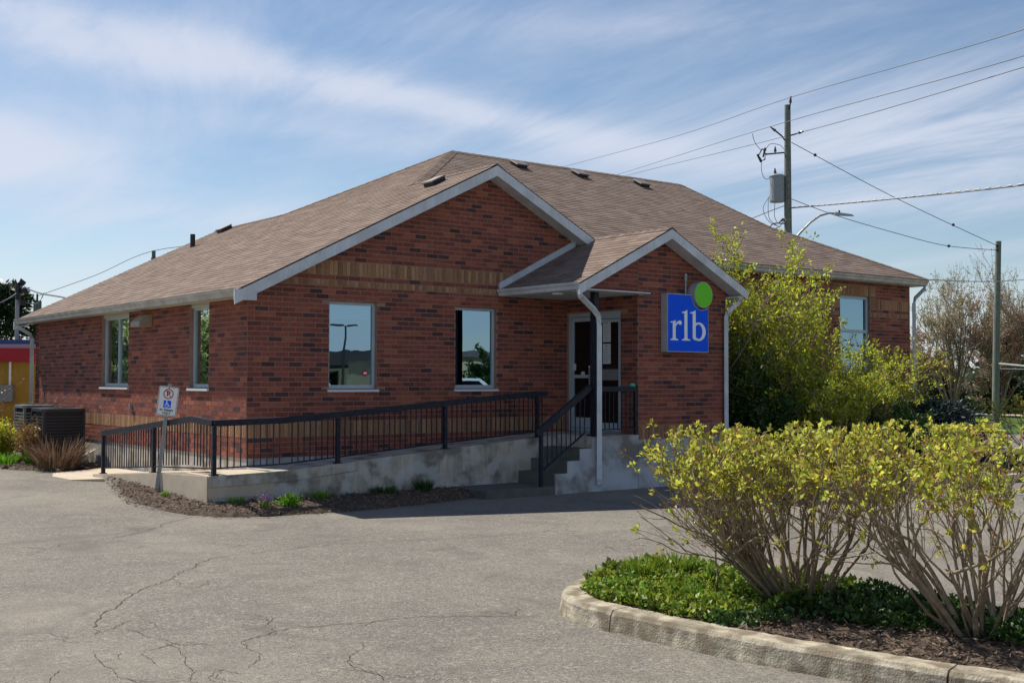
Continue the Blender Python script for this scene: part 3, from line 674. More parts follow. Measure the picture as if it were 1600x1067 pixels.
# eave soffits and fascia behind gutters
mb = MB(); mb.box(-.25, -.003, -.30, 11.7, 3.20, 3.225); mb.box(-.25, -.235, -.30, 11.7, 3.225, 3.30); mb.build('soffit', M['beige'], B)
mb = MB(); mb.box(7.2, 17.98, -.30, -.012, 4.26, 4.28); mb.box(17.8, 17.98, -.012, 10.6, 4.26, 4.28); mb.build('soffit', M['gutter'], B)
mb = MB(); mb.box(-.372, -.0, -.332, -.302, 3.14, 3.30); mb.build('eave_return', M['white'], B)
mb = MB(); mb.box(4.99, 6.57, -2.25, -.003, 3.44, 3.46); mb.box(6.57, 6.6, -2.25, -1.965, 3.44, 3.46); mb.build('porch_ceiling', M['white'], B)
mb = MB(); mb.box(4.99, 5.09, -2.25, -.02, 3.461, 3.56); mb.build('porch_fascia', M['white'], B)
mb = MB(); mb.box(5.09, 6.585, -1.967, -1.952, 3.445, 3.475); mb.build('lintel', M['sill'], B)
mb = MB(); mb.box(8.88, 9.0, -2.25, -.02, 3.47, 3.50); mb.build('soffit', M['white'], B)
mb = MB().lathe((5.25, -1.3, 3.415), [(.09, 0), (.10, .01), (.10, .024)], 20); mb.build('ceiling_light', M['signwhite'], B)
# roof vents
def roofvent(x, y, fn, n, along):
    n = Vector(n); al = Vector(along); dn = al.cross(n); dn = dn if dn.z < 0 else -dn; c = Vector((x, y, fn(x, y)))
    mb = MB()
    def bx(a, b, h0, h1, sh=0): 
        q = []
        for h, k in ((h0, 1), (h1, 1-sh)):
            for i, j in ((-a, -b), (a, -b), (a, b), (-a, b)): q.append(c+al*i*k+dn*j*k+n*h)
        mb.hexa(q)
    bx(.155, .15, .0, .08); o = mb.build('vent_base', M['darkmetal'], None)  # near-black sides carry the shadow under the cap as colour
    mb = MB(); bx(.18, .17, .081, .105, .06); 
    return o, mb
ventm = mat('vent_metal', (.20, .17, .15), rough=.6)
for (x, y, fn, n, al) in ((4.18, .95, FL, nL, (0, 1, 0)), (4.42, 10.75, FL, nL, (0, 1, 0)), (9.09, 4.72, FF, nF, (1, 0, 0)), (10.95, 4.66, FF, nF, (1, 0, 0)), (12.97, 4.58, FF, nF, (1, 0, 0))):
    o, mb = roofvent(x, y, fn, n, al); v = mb.build('roof_vent', ventm, B); o.parent = v; o.matrix_parent_inverse = Matrix.Identity(4)
MB().lathe((3.37, 10.27, zL(3.37)-.05), [(.06, 0), (.06, .36), (.05, .36)], 14).build('vent_pipe', M['darkmetal'], B, smooth=False)
# downspouts
def pipe(pts, name='downspout', m='gutter', wd=.075, dp=.055):
    mb = MB()
    # rectangular sweep with mitred rings
    P_ = [Vector(q) for q in pts]; b = 0; rings = []
    for i, q in enumerate(P_):
        d = (P_[min(i+1, len(P_)-1)]-P_[max(i-1, 0)]).normalized(); a = d.cross(Vector((.79, -.61, 0))).normalized() if abs(d.z) < .999 else Vector((.61, .79, 0)); s = a.cross(d).normalized()
        rings.append([q+a*i_*dp/2+s*j_*wd/2 for i_, j_ in ((-1, -1), (1, -1), (1, 1), (-1, 1))])
    for r_ in rings: mb.v += [tuple(v) for v in r_]
    for i in range(len(rings)-1):
        for k in range(4): mb.f.append((i*4+k, i*4+(k+1) % 4, i*4+4+(k+1) % 4, i*4+4+k)); mb.c.append(None)
    mb.f += [(0, 1, 2, 3), tuple(len(mb.v)-4+k for k in range(4))]; mb.c += [None, None]
    return mb.build(name, M[m], B)
pipe([(4.97, -2.2, 3.46), (4.97, -2.2, 3.40), (5.0, -2.2, 3.33), (5.38, -2.10, 3.13), (5.53, -2.06, 3.02), (5.56, -2.05, 2.85), (5.56, -2.05, .22), (5.56, -2.07, .14)], m='white', wd=.085)
pipe([(9.0, -2.18, 3.48), (9.0, -2.18, 3.40), (8.84, -2.05, 3.22), (8.80, -2.02, 3.12), (8.80, -2.02, .25)], m='white')
pipe([(17.9, -.36, 4.28), (17.9, -.36, 4.2), (17.86, -.12, 3.98), (17.86, -.08, 3.85), (17.86, -.08, .2)], m='frame')
pipe([(-.3, 11.6, 3.2), (-.3, 11.6, 3.12), (-.1, 11.33, 2.95), (-.07, 11.3, 2.85), (-.07, 11.3, .3)], m='gutter')
# wall vent hood on the left wall
mb = MB(); mb.prism([(0, 2.88), (0, 3.10), (.10, 3.10), (.24, 2.97), (.24, 2.88)], lambda u, v, t: (-u-.01, t, v), 3.98, 4.42); mb.build('vent_hood', mat('hood_metal', (.30, .26, .20), rough=.5), B)
MB().box(-.06, -.01, 4.95, 5.0, 1.34, 1.46).build('tap_box', M['galv'], B)

# windows ---------------------------------------------------------------------------------------
def window(W, ua, ub, za, zb, mull=None, rail=None, blind=None, curtain=False, depth=.10, panel=0, fr=.045):
    mb = MB(); zt = zb-panel
    def bx(a, b, c, d, t0, t1, mm=mb): mm.hexa([W.at(a, c, t0), W.at(b, c, t0), W.at(b, c, t1), W.at(a, c, t1), W.at(a, d, t0), W.at(b, d, t0), W.at(b, d, t1), W.at(a, d, t1)])
    t0, t1 = -depth-.03, -depth+.03
    bx(ua, ua+fr, za, zt, t0, t1); bx(ub-fr, ub, za, zt, t0, t1); bx(ua+fr, ub-fr, za, za+fr*1.3, t0, t1); bx(ua+fr, ub-fr, zt-fr, zt, t0, t1)
    if mull: bx(mull-.02, mull+.02, za+fr, zt-fr, t0, t1+.004)
    if rail: bx(ua+fr, ub-fr, rail-.035, rail+.035, t0, t1+.012)
    f = mb.build('window', M['frame'], B)
    g = MB(); xs = [ua+fr]+([mull] if mull else [])+[ub-fr]
    for a, b in zip(xs, xs[1:]):
        for c, d in ([(za+fr, rail), (rail, zt-fr)] if rail else [(za+fr, zt-fr)]):
            MB().poly([W.at(a, c, -depth), W.at(b, c, -depth), W.at(b, d, -depth), W.at(a, d, -depth)]).build('pane', M['sideglass' if W is Wl else 'glass'], f, fix=False)
    s = MB(); 
    s.hexa([W.at(ua-.03, za-.045, -depth+.02), W.at(ub+.03, za-.045, -depth+.02), W.at(ub+.03, za-.055, .04), W.at(ua-.03, za-.055, .04), W.at(ua-.03, za, -depth+.02), W.at(ub+.03, za, -depth+.02), W.at(ub+.03, za-.02, .04), W.at(ua-.03, za-.02, .04)])
    s.build('sill', M['sill'], f)
    if panel:
        p = MB(); bx(ua, ub, zt, zb-.06, -depth, -.03, p); p.build('head_panel', M['beige'], f)
    if blind:
        k = 0; z = zt-fr
        b = MB()
        while z > zt-fr-blind: bx(ua+fr, ub-fr, z-.020, z-.004, -depth-.07, -depth-.05, b); z -= .024
        b.build('blind', M['blind'], f)['kind'] = 'stuff'
    if curtain:
        c = MB(); n = 26; pts = [ (ua+fr+(ub-ua-2*fr)*i/n, -depth-.12+.02*math.sin(i*1.9)) for i in range(n+1)]
        for (a, t), (b_, t2) in zip(pts, pts[1:]): c.poly([W.at(a, za+.03, t), W.at(b_, za+.03, t2), W.at(b_, zt-.05, t2), W.at(a, zt-.05, t)])
        c.build('curtain', M['curtain'], f, fix=False)
    return f
w1 = window(Wf, *OPF[0], blind=.22); w2 = window(Wf, *OPF[1]); w3 = window(Wf, *OPF[2], rail=3.1); w4 = window(Wf, *OPF[3], rail=3.1, blind=.7, fr=.07)
w5 = window(Wl, *OPL[0], mull=5.93, panel=.16, curtain=True); w6 = window(Wl, *OPL[1], panel=.16)
# dark strip standing in for the porch column's reflection in the second window
MB().box(4.70, 4.80, .13, .16, 1.83, 3.16).build('column_reflection_strip', M['darkmetal'], w2)
# painted-in reflection of a red and white sign in the first window
mb = MB(); fn = lambda u, v, t: (2.19+u*.05, .098-t, 2.03+v*.065)
mb.prism([(math.cos(math.pi*(k+.5)/4), math.sin(math.pi*(k+.5)/4)) for k in range(8)], fn, .004, .006); mb.build('sign_reflection', M['red'], w1)
mb = MB(); mb.box(2.16, 2.22, .0895, .0915, 2.015, 2.045); mb.build('sign_reflection_text', M['signwhite'], w1)
# door assembly (faces -X) ------------------------------------------------------------------------
D = MB(); fr = M['frame']
def dbox(mb, u0, u1, z0, z1, t0=-.09, t1=-.03): mb.hexa([Wd.at(u0, z0, t0), Wd.at(u1, z0, t0), Wd.at(u1, z0, t1), Wd.at(u0, z0, t1), Wd.at(u0, z1, t0), Wd.at(u1, z1, t0), Wd.at(u1, z1, t1), Wd.at(u0, z1, t1)]); return mb
for a in ((.03, .075, .96, 3.18), (.70, .79, .96, 3.18), (1.44, 1.49, .96, 3.18), (.075, .70, 3.11, 3.18), (.79, 1.44, 3.05, 3.18), (.075, .70, .96, 1.02), (.79, 1.44, .96, .98)): dbox(D, *a)
door = D.build('door_frame', M['frame'], B)
mb = MB()
for a in ((.085, .15, 1.03, 3.10), (.63, .69, 1.03, 3.10), (.15, .63, 3.02, 3.10), (.15, .63, 1.03, 1.22), (.15, .63, 1.96, 2.02)): dbox(mb, *a, t0=-.08, t1=-.04)
dl = mb.build('door', M['frame'], B); MB().poly([Wd.at(.15, 1.2, -.06), Wd.at(.63, 1.2, -.06), Wd.at(.63, 3.05, -.06), Wd.at(.15, 3.05, -.06)]).build('pane', M['glassdark'], dl, fix=False)
mb = MB(); mb.bar(Wd.at(.655, 1.75, .01), Wd.at(.655, 2.15, .01), .02, .02); mb.bar(Wd.at(.655, 1.77, -.04), Wd.at(.655, 1.77, .01), .015, .015); mb.bar(Wd.at(.655, 2.13, -.04), Wd.at(.655, 2.13, .01), .015, .015); mb.build('handle', M['galv'], dl)
mb = MB()
for a in ((.80, .84, .99, 3.04), (1.39, 1.43, .99, 3.04), (.84, 1.39, 2.98, 3.04), (.84, 1.39, .99, 1.14)): dbox(mb, *a, t0=-.08, t1=-.04)
dr = mb.build('door', M['frame'], B); MB().poly([Wd.at(.84, 1.1, -.06), Wd.at(1.39, 1.1, -.06), Wd.at(1.39, 3.0, -.06), Wd.at(.84, 3.0, -.06)]).build('pane', M['glassdark'], dr, fix=False)
dbox(MB(), .84, 1.39, 1.92, 2.12, -.055, -.02).build('push_plate', M['galv'], dr); dbox(MB(), .84, 1.39, 2.13, 2.16, -.055, -.03).build('push_bar', M['darkmetal'], dr)
for z0, z1 in ((2.62, 3.0), (2.22, 2.59)):
    nt_ = dbox(MB(), .96, 1.17, z0, z1, -.055, -.050).build('notice', M['paper'], dr)
    mb = MB()
    for k in range(9): dbox(mb, .985, .985+.16*random.uniform(.6, 1), z0+.04+k*.03, z0+.046+k*.03, -.0495, -.0485)
    dbox(mb, 1.03, 1.09, z1-.05, z1-.03, -.0495, -.0485); mb.build('print', M['printgrey'], nt_)
for u, z in ((.12, 2.16), (.35, 2.08), (.56, 2.12)): dbox(MB(), u, u+.10, z-.06, z+.07 if u != .35 else z, -.0395 if u < .15 else -.055, -.038 if u < .15 else -.052).build('notice', M['paper'], dl)
# wall behind the door
MB().box(7.3, 7.35, -1.7, .3, .9, 3.4).build('vestibule_wall', M['interior'], B)
MB().box(6.6, 8.6, -1.7, .0, .90, .955).build('vestibule_floor', M['interior'], B)

# porch column
mb = MB(); mb.box(5.50, 5.61, -1.99, -1.88, .957, 3.44); mb.box(5.46, 5.65, -2.03, -1.84, .957, .985); mb.build('column', M['rail'], B)

# ------------------------------------------------------------------ steps, landing, ramp
ST = thing('entrance_steps', 'grey concrete steps rising to the porch door beside the ramp', 'steps', (5.0, -1.5, 0))
mb = MB(); mb.box(5.46, 6.57, -1.96, -1.0, -.1, .955); mb.box(5.46, 6.57, -1.0, -.002, .3, .955); mb.build('landing', M['concrete'], ST)
xs_ = [4.345, 4.622, 4.899, 5.182, 5.46]; zs_ = [.15, .355, .56, .755, .955]
for i in range(1, 4+1):
    x0 = xs_[i]; 
    if i == 4: break
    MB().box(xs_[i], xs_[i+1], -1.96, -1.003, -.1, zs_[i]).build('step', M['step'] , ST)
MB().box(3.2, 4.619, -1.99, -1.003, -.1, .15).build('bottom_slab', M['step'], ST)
# pale stringer face over the step ends
mb = MB(); fn = lambda u, v, t: (u, -1.96-t, v)
mb.prism([(4.64, -.1), (6.56, -.1), (6.56, .952), (5.47, .952), (5.47, .75), (5.19, .75), (5.19, .553), (4.91, .553), (4.91, .35), (4.64, .35)], fn, .0, .012); mb.build('stringer', M['paintedconcrete'], ST)
# ramp
RP = thing('access_ramp', 'concrete wheelchair ramp wrapping round the corner of the brick office', 'ramp', (2, -.5, 0))
def rz(x):
    pts = [(-1.05, .525), (.2, .55), (1.1, .62), (3.1, .775), (5.08, .915), (5.46, .953)]
    for (a, b), (c, d) in zip(pts, pts[1:]):
        if x <= c: return b+(d-b)*(x-a)/(c-a)
    return .953
def rzy(y):
    pts = [(-1.0, .525), (-.1, .525), (1.37, .42), (3.75, .255), (4.0, .235)]
    for (a, b), (c, d) in zip(pts, pts[1:]):
        if y <= c: return b+(d-b)*(y-a)/(c-a)
    return .235
def rampseg(xa, xb, ya, yb, zf, top, bot, mb):
    c = [(xa, ya), (xb, ya), (xb, yb), (xa, yb)]; mb.hexa([(x, y, bot(x, y)) for x, y in c]+[(x, y, top(x, y)) for x, y in c])
mb = MB()
for a, b in ((.0, .2), (.2, 1.1), (1.1, 3.1), (3.1, 5.08), (5.08, 5.458)):
    rampseg(a, b, -1.0, -.002, None, lambda x, y: rz(x), lambda x, y: -.1, mb)
mb.build('ramp_slope', M['concrete'], RP)
mb = MB(); mb.box(-1.05, -.001, -1.0, -.1, .2, .5255); mb.build('ramp_corner', M['paleconc'], RP)
mb = MB()
for a, b in ((-.1, 1.37), (1.37, 3.75), (3.75, 4.0)): rampseg(-1.05, -.001, a, b, None, lambda x, y: rzy(y), lambda x, y: .0, mb)
mb.build('ramp_slope', M['paleconc'], RP)
mb = MB(); mb.box(-1.04, 0, -.99, 0, -.1, .199); mb.build('ramp_base', M['concrete'], RP)
# paler worn slab strip on top of the front wall, just proud
mb = MB(); 
for a, b in ((-1.05, .2), (.2, 1.4)): mb.hexa([(a, -1.02, rz(a)-.16), (b, -1.02, rz(b)-.16+.02*(b > 1)), (b, -1.0005, rz(b)-.16), (a, -1.0005, rz(a)-.16), (a, -1.02, rz(a)-.001), (b, -1.02, rz(b)-.001), (b, -1.0005, rz(b)-.001), (a, -1.0005, rz(a)-.001)])
mb.build('slab_edge', M['concrete'], RP)
mb = MB()
for a, b in ((-.99, .7), (.705, 1.7), (1.705, 3.2)): mb.hexa([(-1.07, a, .0), (-1.051, a, .0), (-1.051, b, .0), (-1.07, b, .0), (-1.07, a, rzy(a)-.006), (-1.051, a, rzy(a)-.006), (-1.051, b, rzy(b)-.006), (-1.07, b, rzy(b)-.006)])
mb.build('slab_edge', M['paleconc'], RP)
# walkway flag at the ramp foot
tag(MB().hexa([(-1.02, 3.35, .05), (-.05, 4.005, .05), (-.05, 6.1, .05), (-1.25, 5.6, .05), (-1.02, 3.35, .20), (-.05, 4.005, .225), (-.05, 6.1, .19), (-1.25, 5.6, .165)]).build('walkway_slab', M['paleconc']), kind='structure')
mb = MB(); mb.hexa([(-1.45, 3.9, .05), (-1.021, 3.35, .05), (-1.251, 5.6, .05), (-1.45, 5.0, .05), (-1.45, 3.9, .165), (-1.021, 3.35, .20), (-1.251, 5.6, .165), (-1.45, 5.0, .155)]); tag(mb.build('walkway_edge', M['paleconc']), kind='structure')

# ------------------------------------------------------------------ railings
def railing(name, label, pts_top, posts, base, spacing=.10, loc=None, hb=.09, wb=.06, ext=0, botrail=.11):
    """pts_top: polyline of the top rail; posts: parameters (x,y); base(x,y) gives the walking surface"""
    t = thing(name, label, 'railing', loc or (*posts[0], base(*posts[0])), 'handrails at the ramp and steps')
    def topz(x, y):
        best = None
        for a, b in zip(pts_top, pts_top[1:]):
            A, Bv = np.array(a), np.array(b); d = Bv[:2]-A[:2]; L2 = d@d; s = ((np.array([x, y])-A[:2])@d)/L2
            e = abs((x-A[0])*d[1]-(y-A[1])*d[0])/math.sqrt(L2)
            if -.02 <= s <= 1.02 and e < .05: return A[2]+(Bv[2]-A[2])*s
        return None
    for a, b in zip(pts_top, pts_top[1:]):
        MB().bar((a[0], a[1], a[2]-hb/2), (b[0], b[1], b[2]-hb/2), wb, hb).build('top_rail', M['rail'], t)
    for (x, y) in posts:
        tz = topz(x, y) or pts_top[-1][2]
        mb = MB(); b0 = base(x, y); mb.box(x-.03, x+.03, y-.03, y+.03, b0, tz-hb-.002); mb.box(x-.055, x+.055, y-.055, y+.055, b0+.0, b0+.015); mb.build('post', M['rail'], t)
    # balusters run along each top segment
    allp = []
    for a, b in zip(pts_top, pts_top[1:]):
        A, Bv = Vector(a), Vector(b); Ln = (Bv-A).xy.length; n = int(Ln/spacing)
        for i in range(1, n):
            q = A+(Bv-A)*(i/n)
            if any(math.hypot(q.x-px, q.y-py) < .045 for px, py in posts): continue
            zb_ = base(q.x, q.y)+botrail; MB().box(q.x-.007, q.x+.007, q.y-.007, q.y+.007, zb_, q.z-hb-.001).build('baluster', M['rail'], t)
    return t
def base_front(x, y): return rz(x)
def base_left(x, y): return rzy(y)
t1 = railing('ramp_railing', 'long dark metal railing along the front of the ramp under two windows', [(-.95, -.95, 1.325), (.2, -.95, 1.35), (5.08, -.95, 1.725), (5.3, -.95, 1.725)], [(-.95, -.95), (1.09, -.95), (3.11, -.95), (5.08, -.95)], base_front)
for a, b in ((-.9, .2), (.2, 1.06), (1.12, 3.08), (3.14, 5.05)): MB().bar((a, -.95, rz(a)+.10), (b, -.95, rz(b)+.10), .03, .02).build('bottom_rail', M['rail'], t1)
t2 = railing('ramp_railing', 'short dark metal railing on the side ramp behind the leaning parking sign', [(-.95, -.92, 1.325), (-.95, -.14, 1.365), (-.95, 1.40, 1.225), (-.95, 3.80, 1.005)], [(-.95, 1.37), (-.95, 3.75)], base_left, spacing=.105)
for a, b in ((-.9, 1.34), (1.40, 3.72)): MB().bar((-.95, a, rzy(a)+.10), (-.95, b, rzy(b)+.10), .03, .02).build('bottom_rail', M['rail'], t2)
# stair railing
t3 = thing('stair_railing', 'sloping dark metal handrail climbing the porch steps to the column', 'railing', (4.365, -1.93, .15), 'handrails at the ramp and steps')
A, Bv = Vector((4.27, -1.93, .96+.06)), Vector((5.46, -1.93, 1.80))
MB().bar(A, Bv, .06, .11).build('top_rail', M['rail'], t3)
MB().box(4.34, 4.395, -1.957, -1.903, .151, 1.03).build('post', M['rail'], t3)
C0, C1 = Vector((4.40, -1.93, .42)), Vector((5.32, -1.93, 1.01)); MB().bar(C0, C1, .025, .025).build('bottom_rail', M['rail'], t3)
for i in range(1, 10):
    x = 4.40+i*.103; z0 = .42+(x-4.40)*(.59/.92); z1 = A.z+(x-A.x)*(Bv.z-A.z)/(Bv.x-A.x)-.06; z0 = min(z0, 1.0); MB().box(x-.007, x+.007, -1.937, -1.923, z0, z1).build('baluster', M['rail'], t3)
# landing guard
t4 = thing('landing_railing', 'level dark metal railing on the porch landing between column and brick corner', 'railing', (6.0, -1.93, .955), 'handrails at the ramp and steps')
MB().box(5.61, 6.56, -1.96, -1.90, 1.72, 1.81).build('top_rail', M['rail'], t4); MB().box(5.61, 6.50, -1.945, -1.915, 1.055, 1.075).build('bottom_rail', M['rail'], t4)
MB().box(6.50, 6.55, -1.955, -1.905, .957, 1.719).build('post', M['rail'], t4)
for i in range(8): x = 5.70+i*.10; MB().box(x-.007, x+.007, -1.937, -1.923, 1.076, 1.719).build('baluster', M['rail'], t4)
mb = MB(); mb.lathe((6.45, -1.93, 1.811), [(.05, 0), (.055, .03), (.035, .055)], 10); tag(mb.build('glove', mat('teal_cloth', (.05, .45, .30), rough=.8)), 'small teal green cloth lying on the landing rail beside the brick corner', 'cloth')

# ------------------------------------------------------------------ blue wall sign
S = thing('wall_sign', 'blue square lightbox sign with white letters rlb and a green disc on the porch wall', 'sign', (7.6, -2.0, 2.4))
y0, y1 = -1.965, -2.14       # back, front
SX0, SX1, SZ0, SZ1 = 7.13, 8.20, 2.43, 3.485
cxd, czd, rd = 8.03, 3.49, .24      # disc
body = [(SX0, SZ0), (SX1, SZ0)]
a0 = math.asin(max(-1, min(1, -( (0) ))))
n = 14; rb = rd+.035
aa = math.acos((SX1-cxd)/rb); st, en = -aa, -math.pi+math.asin((SZ1-czd)/rb)*-1
body += [(cxd+rb*math.cos(st+(en-st)*k/n), czd+rb*math.sin(st+(en-st)*k/n)) for k in range(n+1)]
body += [(SX0, SZ1)]
fn = lambda u, v, t: (u, -t, v)
MB().prism(body, fn, 1.965, 2.13).build('casing', M['signgrey'], S)
ins = [(SX0+.015, SZ0+.015), (SX1-.015, SZ0+.015)]+[(min(SX1-.015, cxd+(rb+.015)*math.cos(st+(en-st)*k/n)), czd+(rb+.015)*math.sin(st+(en-st)*k/n)) for k in range(n+1)]+[(SX0+.015, SZ1-.015)]
ins = [(u, min(v, SZ1-.015)) for u, v in ins]
MB().prism(ins, fn, 2.1305, 2.136).build('sign_face', M['signblue'], S)
circ = [(cxd+rd*math.cos(2*math.pi*k/40), czd+rd*math.sin(2*math.pi*k/40)) for k in range(40)]
MB().prism(circ, fn, 1.975, 2.17).build('disc_casing', M['signgrey'], S)
circ2 = [(cxd+(rd-.012)*math.cos(2*math.pi*k/40), czd+(rd-.012)*math.sin(2*math.pi*k/40)) for k in range(40)]
MB().prism(circ2, fn, 2.1705, 2.176).build('green_disc', M['green'], S)
mb = MB().tube([(7.69, -2.04, 3.485), (7.69, -2.04, 3.80)], .018, 10); mb.tube([(7.69, -2.04, 3.74), (7.69, -2.04, 3.87)], .032, 12); mb.build('hanger', M['galv'], S)
# letters, outlines traced in sign units: u right 0..523, v down 0..762
def su(u, v): return (SX0+(u/523)*(SX1-SX0), SZ1-(v/755)*(SZ1-SZ0))
def letter(polys):
    mb = MB()
    for i, pl in enumerate(polys): mb.prism([su(u, v) for u, v in pl], fn, 2.1365, 2.1395+.0004*i)
    return mb.build('letter', M['signwhite'], S)
def serif(x0, x1, xa, xb, y): return [(x0, y), (x0, y-12), (x0+12, y-18), (xa-4, y-24), (xa, y-40), (xb, y-40), (xb+4, y-24), (x1-12, y-18), (x1, y-12), (x1, y)]
letter([[(62, 365), (62, 585), (98, 585), (98, 400), (98, 345), (92, 345), (72, 357), (34, 366), (34, 378), (52, 378)], serif(33, 130, 62, 98, 604),
        [(98, 425), (98, 392), (112, 368), (130, 352), (150, 345), (168, 352), (175, 370), (172, 392), (158, 402), (142, 398), (136, 386), (124, 388), (110, 404)]])
letter([[(208, 250), (208, 585), (246, 585), (246, 206), (240, 206), (214, 222), (176, 236), (176, 246), (196, 246)], serif(176, 282, 208, 246, 604)])
ob = [(346+130*math.cos(t)*.98 if False else 0, 0) for t in []]
cxb, cyb = 392, 482
outer = [(cxb+90*math.sin(t), cyb-122*math.cos(t)) for t in [math.pi*(k/14)*1.0 for k in range(-5, 20)]]
inner = [(cxb-4+52*math.sin(t), cyb-96*math.cos(t)) for t in [math.pi*(k/14)*1.0 for k in range(-5, 20)]]
bowl = MB()
for i in range(len(outer)-1): bowl.prism([su(*outer[i]), su(*outer[i+1]), su(*inner[i+1]), su(*inner[i])], fn, 2.1365, 2.1395)
bowl.prism([su(u, v) for u, v in [(314, 250), (314, 568), (330, 590), (352, 596), (352, 206), (346, 206), (320, 222), (280, 236), (280, 246), (300, 246)]], fn, 2.1365, 2.1399)
bowl.build('letter', M['signwhite'], S)

# ------------------------------------------------------------------ parking sign
PS = thing('parking_sign', 'leaning white no parking sign with blue wheelchair symbol on a perforated steel post', 'sign', (-1.13, .83, .10))
bx_, by_ = -1.13, .83
tilt = math.tan(R(6.5)); rt = Vector((.79, -.613, 0)); fw = Vector((.613, .79, 0))
def sp_(u, h, t=0): return Vector((bx_, by_, 0))+rt*(u+h*tilt)+fw*t+Vector((0, 0, h-u*tilt))
mb = MB()
mb.hexa([sp_(-.03, .0, .0), sp_(.03, .0, .0), sp_(.03, .0, .03), sp_(-.03, .0, .03), sp_(-.03, 1.84, .0), sp_(.03, 1.84, 0), sp_(.03, 1.84, .03), sp_(-.03, 1.84, .03)]); mb.build('post', M['galv'], PS)
mb = MB()
for k in range(28): 
    h = .12+k*.05; mb.prism([(.007*math.cos(a), h+.007*math.sin(a)) for a in [2*math.pi*j/6 for j in range(6)]], lambda u, v, t: sp_(u, v, -t), .0005, .002)
mb.build('post_hole', M['darkmetal'], PS)['kind'] = 'stuff'
def rrect(w_, h_, r_, c0, c1, n=5):
    out = []
    for (cx_, cy_, a) in ((w_/2-r_, h_/2-r_, 0), (-w_/2+r_, h_/2-r_, 90), (-w_/2+r_, -h_/2+r_, 180), (w_/2-r_, -h_/2+r_, 270)):
        for k in range(n+1): t = R(a+90*k/n); out.append((c0+cx_+r_*math.cos(t), c1+cy_+r_*math.sin(t)))
    return out
sf = lambda u, v, t: sp_(u, v, -t)
ZC = 1.575; SW, SHh = .31, .455
plate = MB().prism(rrect(SW, SHh, .03, 0, ZC), sf, .004, .008).build('sign_plate', mat('sign_plate_white', (.80, .81, .79), rough=.5, var=.05, vscale=10), PS)
def ring(outer, inner, t0, t1, m, nm):
    mb = MB(); n_ = len(outer)
    for i in range(n_): j = (i+1) % n_; mb.prism([outer[i], outer[j], inner[j], inner[i]], sf, t0, t1)
    return mb.build(nm, m, plate)
ring(rrect(SW-.015, SHh-.015, .025, 0, ZC), rrect(SW-.027, SHh-.027, .019, 0, ZC), .0085, .0092, M['black'], 'border')
cc = lambda r_, cx_, cy_, n_=28: [(cx_+r_*math.cos(2*math.pi*k/n_), cy_+r_*math.sin(2*math.pi*k/n_)) for k in range(n_)]
ring(cc(.080, 0, ZC+.115), cc(.064, 0, ZC+.115), .0088, .0096, M['red'], 'prohibition_ring')
def text(body, size, u, v, m, parent, plane, t=.0090, font_bold=.0, ext=.0004, name='lettering', sx=1.0):
    cu = bpy.data.curves.new('lettering', 'FONT'); cu.body = body; cu.size = size; cu.align_x = 'CENTER'; cu.align_y = 'CENTER'; cu.extrude = ext; cu.offset = font_bold; cu.resolution_u = 2
    ob_ = bpy.data.objects.new('tmp', cu); COL.objects.link(ob_); dg = bpy.context.evaluated_depsgraph_get(); me = bpy.data.meshes.new_from_object(ob_.evaluated_get(dg))
    bpy.data.objects.remove(ob_); 
    for q in me.vertices: q.co = Vector(plane(u+q.co.x*sx, v+q.co.y, t+q.co.z))
    me.materials.clear(); me.materials.append(m); o = bpy.data.objects.new(name, me); return link(o, parent)
text('P', .115, 0, ZC+.115, M['black'], plate, sf, .0092, .003)
MB().prism([(-.052, ZC+.163), (-.042, ZC+.172), (.052, ZC+.067), (.042, ZC+.058)], sf, .0098, .0104).build('prohibition_slash', M['red'], plate)
MB().prism(rrect(.115, .115, .008, 0, ZC-.045), sf, .0085, .0092).build('blue_square', M['signblue'], plate)
mb = MB(); q0 = ZC-.045
mb.prism(cc(.011, -.012, q0+.042, 12), sf, .0093, .0099)
mb.prism([(-.018, q0+.030), (-.006, q0+.030), (-.004, q0-.004), (-.016, q0-.004)], sf, .0093, .0099)
mb.prism([(-.008, q0+.018), (.018, q0+.018), (.018, q0+.010), (-.008, q0+.010)], sf, .0093, .00985)
mb.prism([(-.014, q0-.002), (.024, q0-.002), (.040, q0-.036), (.030, q0-.040), (.017, q0-.012), (-.014, q0-.012)], sf, .0093, .0100)
for k in range(11):
    a, b = R(120+k*22), R(120+(k+1)*22); ri, ro = .024, .032; mb.prism([(-.006+ro*math.cos(a), q0-.016+ro*math.sin(a)), (-.006+ro*math.cos(b), q0-.016+ro*math.sin(b)), (-.006+ri*math.cos(b), q0-.016+ri*math.sin(b)), (-.006+ri*math.cos(a), q0-.016+ri*math.sin(a))], sf, .0093, .0101)
mb.build('wheelchair_symbol', M['signwhite'], plate)
text('BY PERMIT', .044, 0, ZC-.140, M['black'], plate, sf, .0092, .0012, sx=1.05); text('ONLY', .044, 0, ZC-.185, M['black'], plate, sf, .0092, .0012, sx=1.05)
for v in (ZC+.205, ZC-.212): MB().prism(cc(.008, 0, v, 8), sf, .0085, .014).build('bolt', M['darkmetal'], plate)

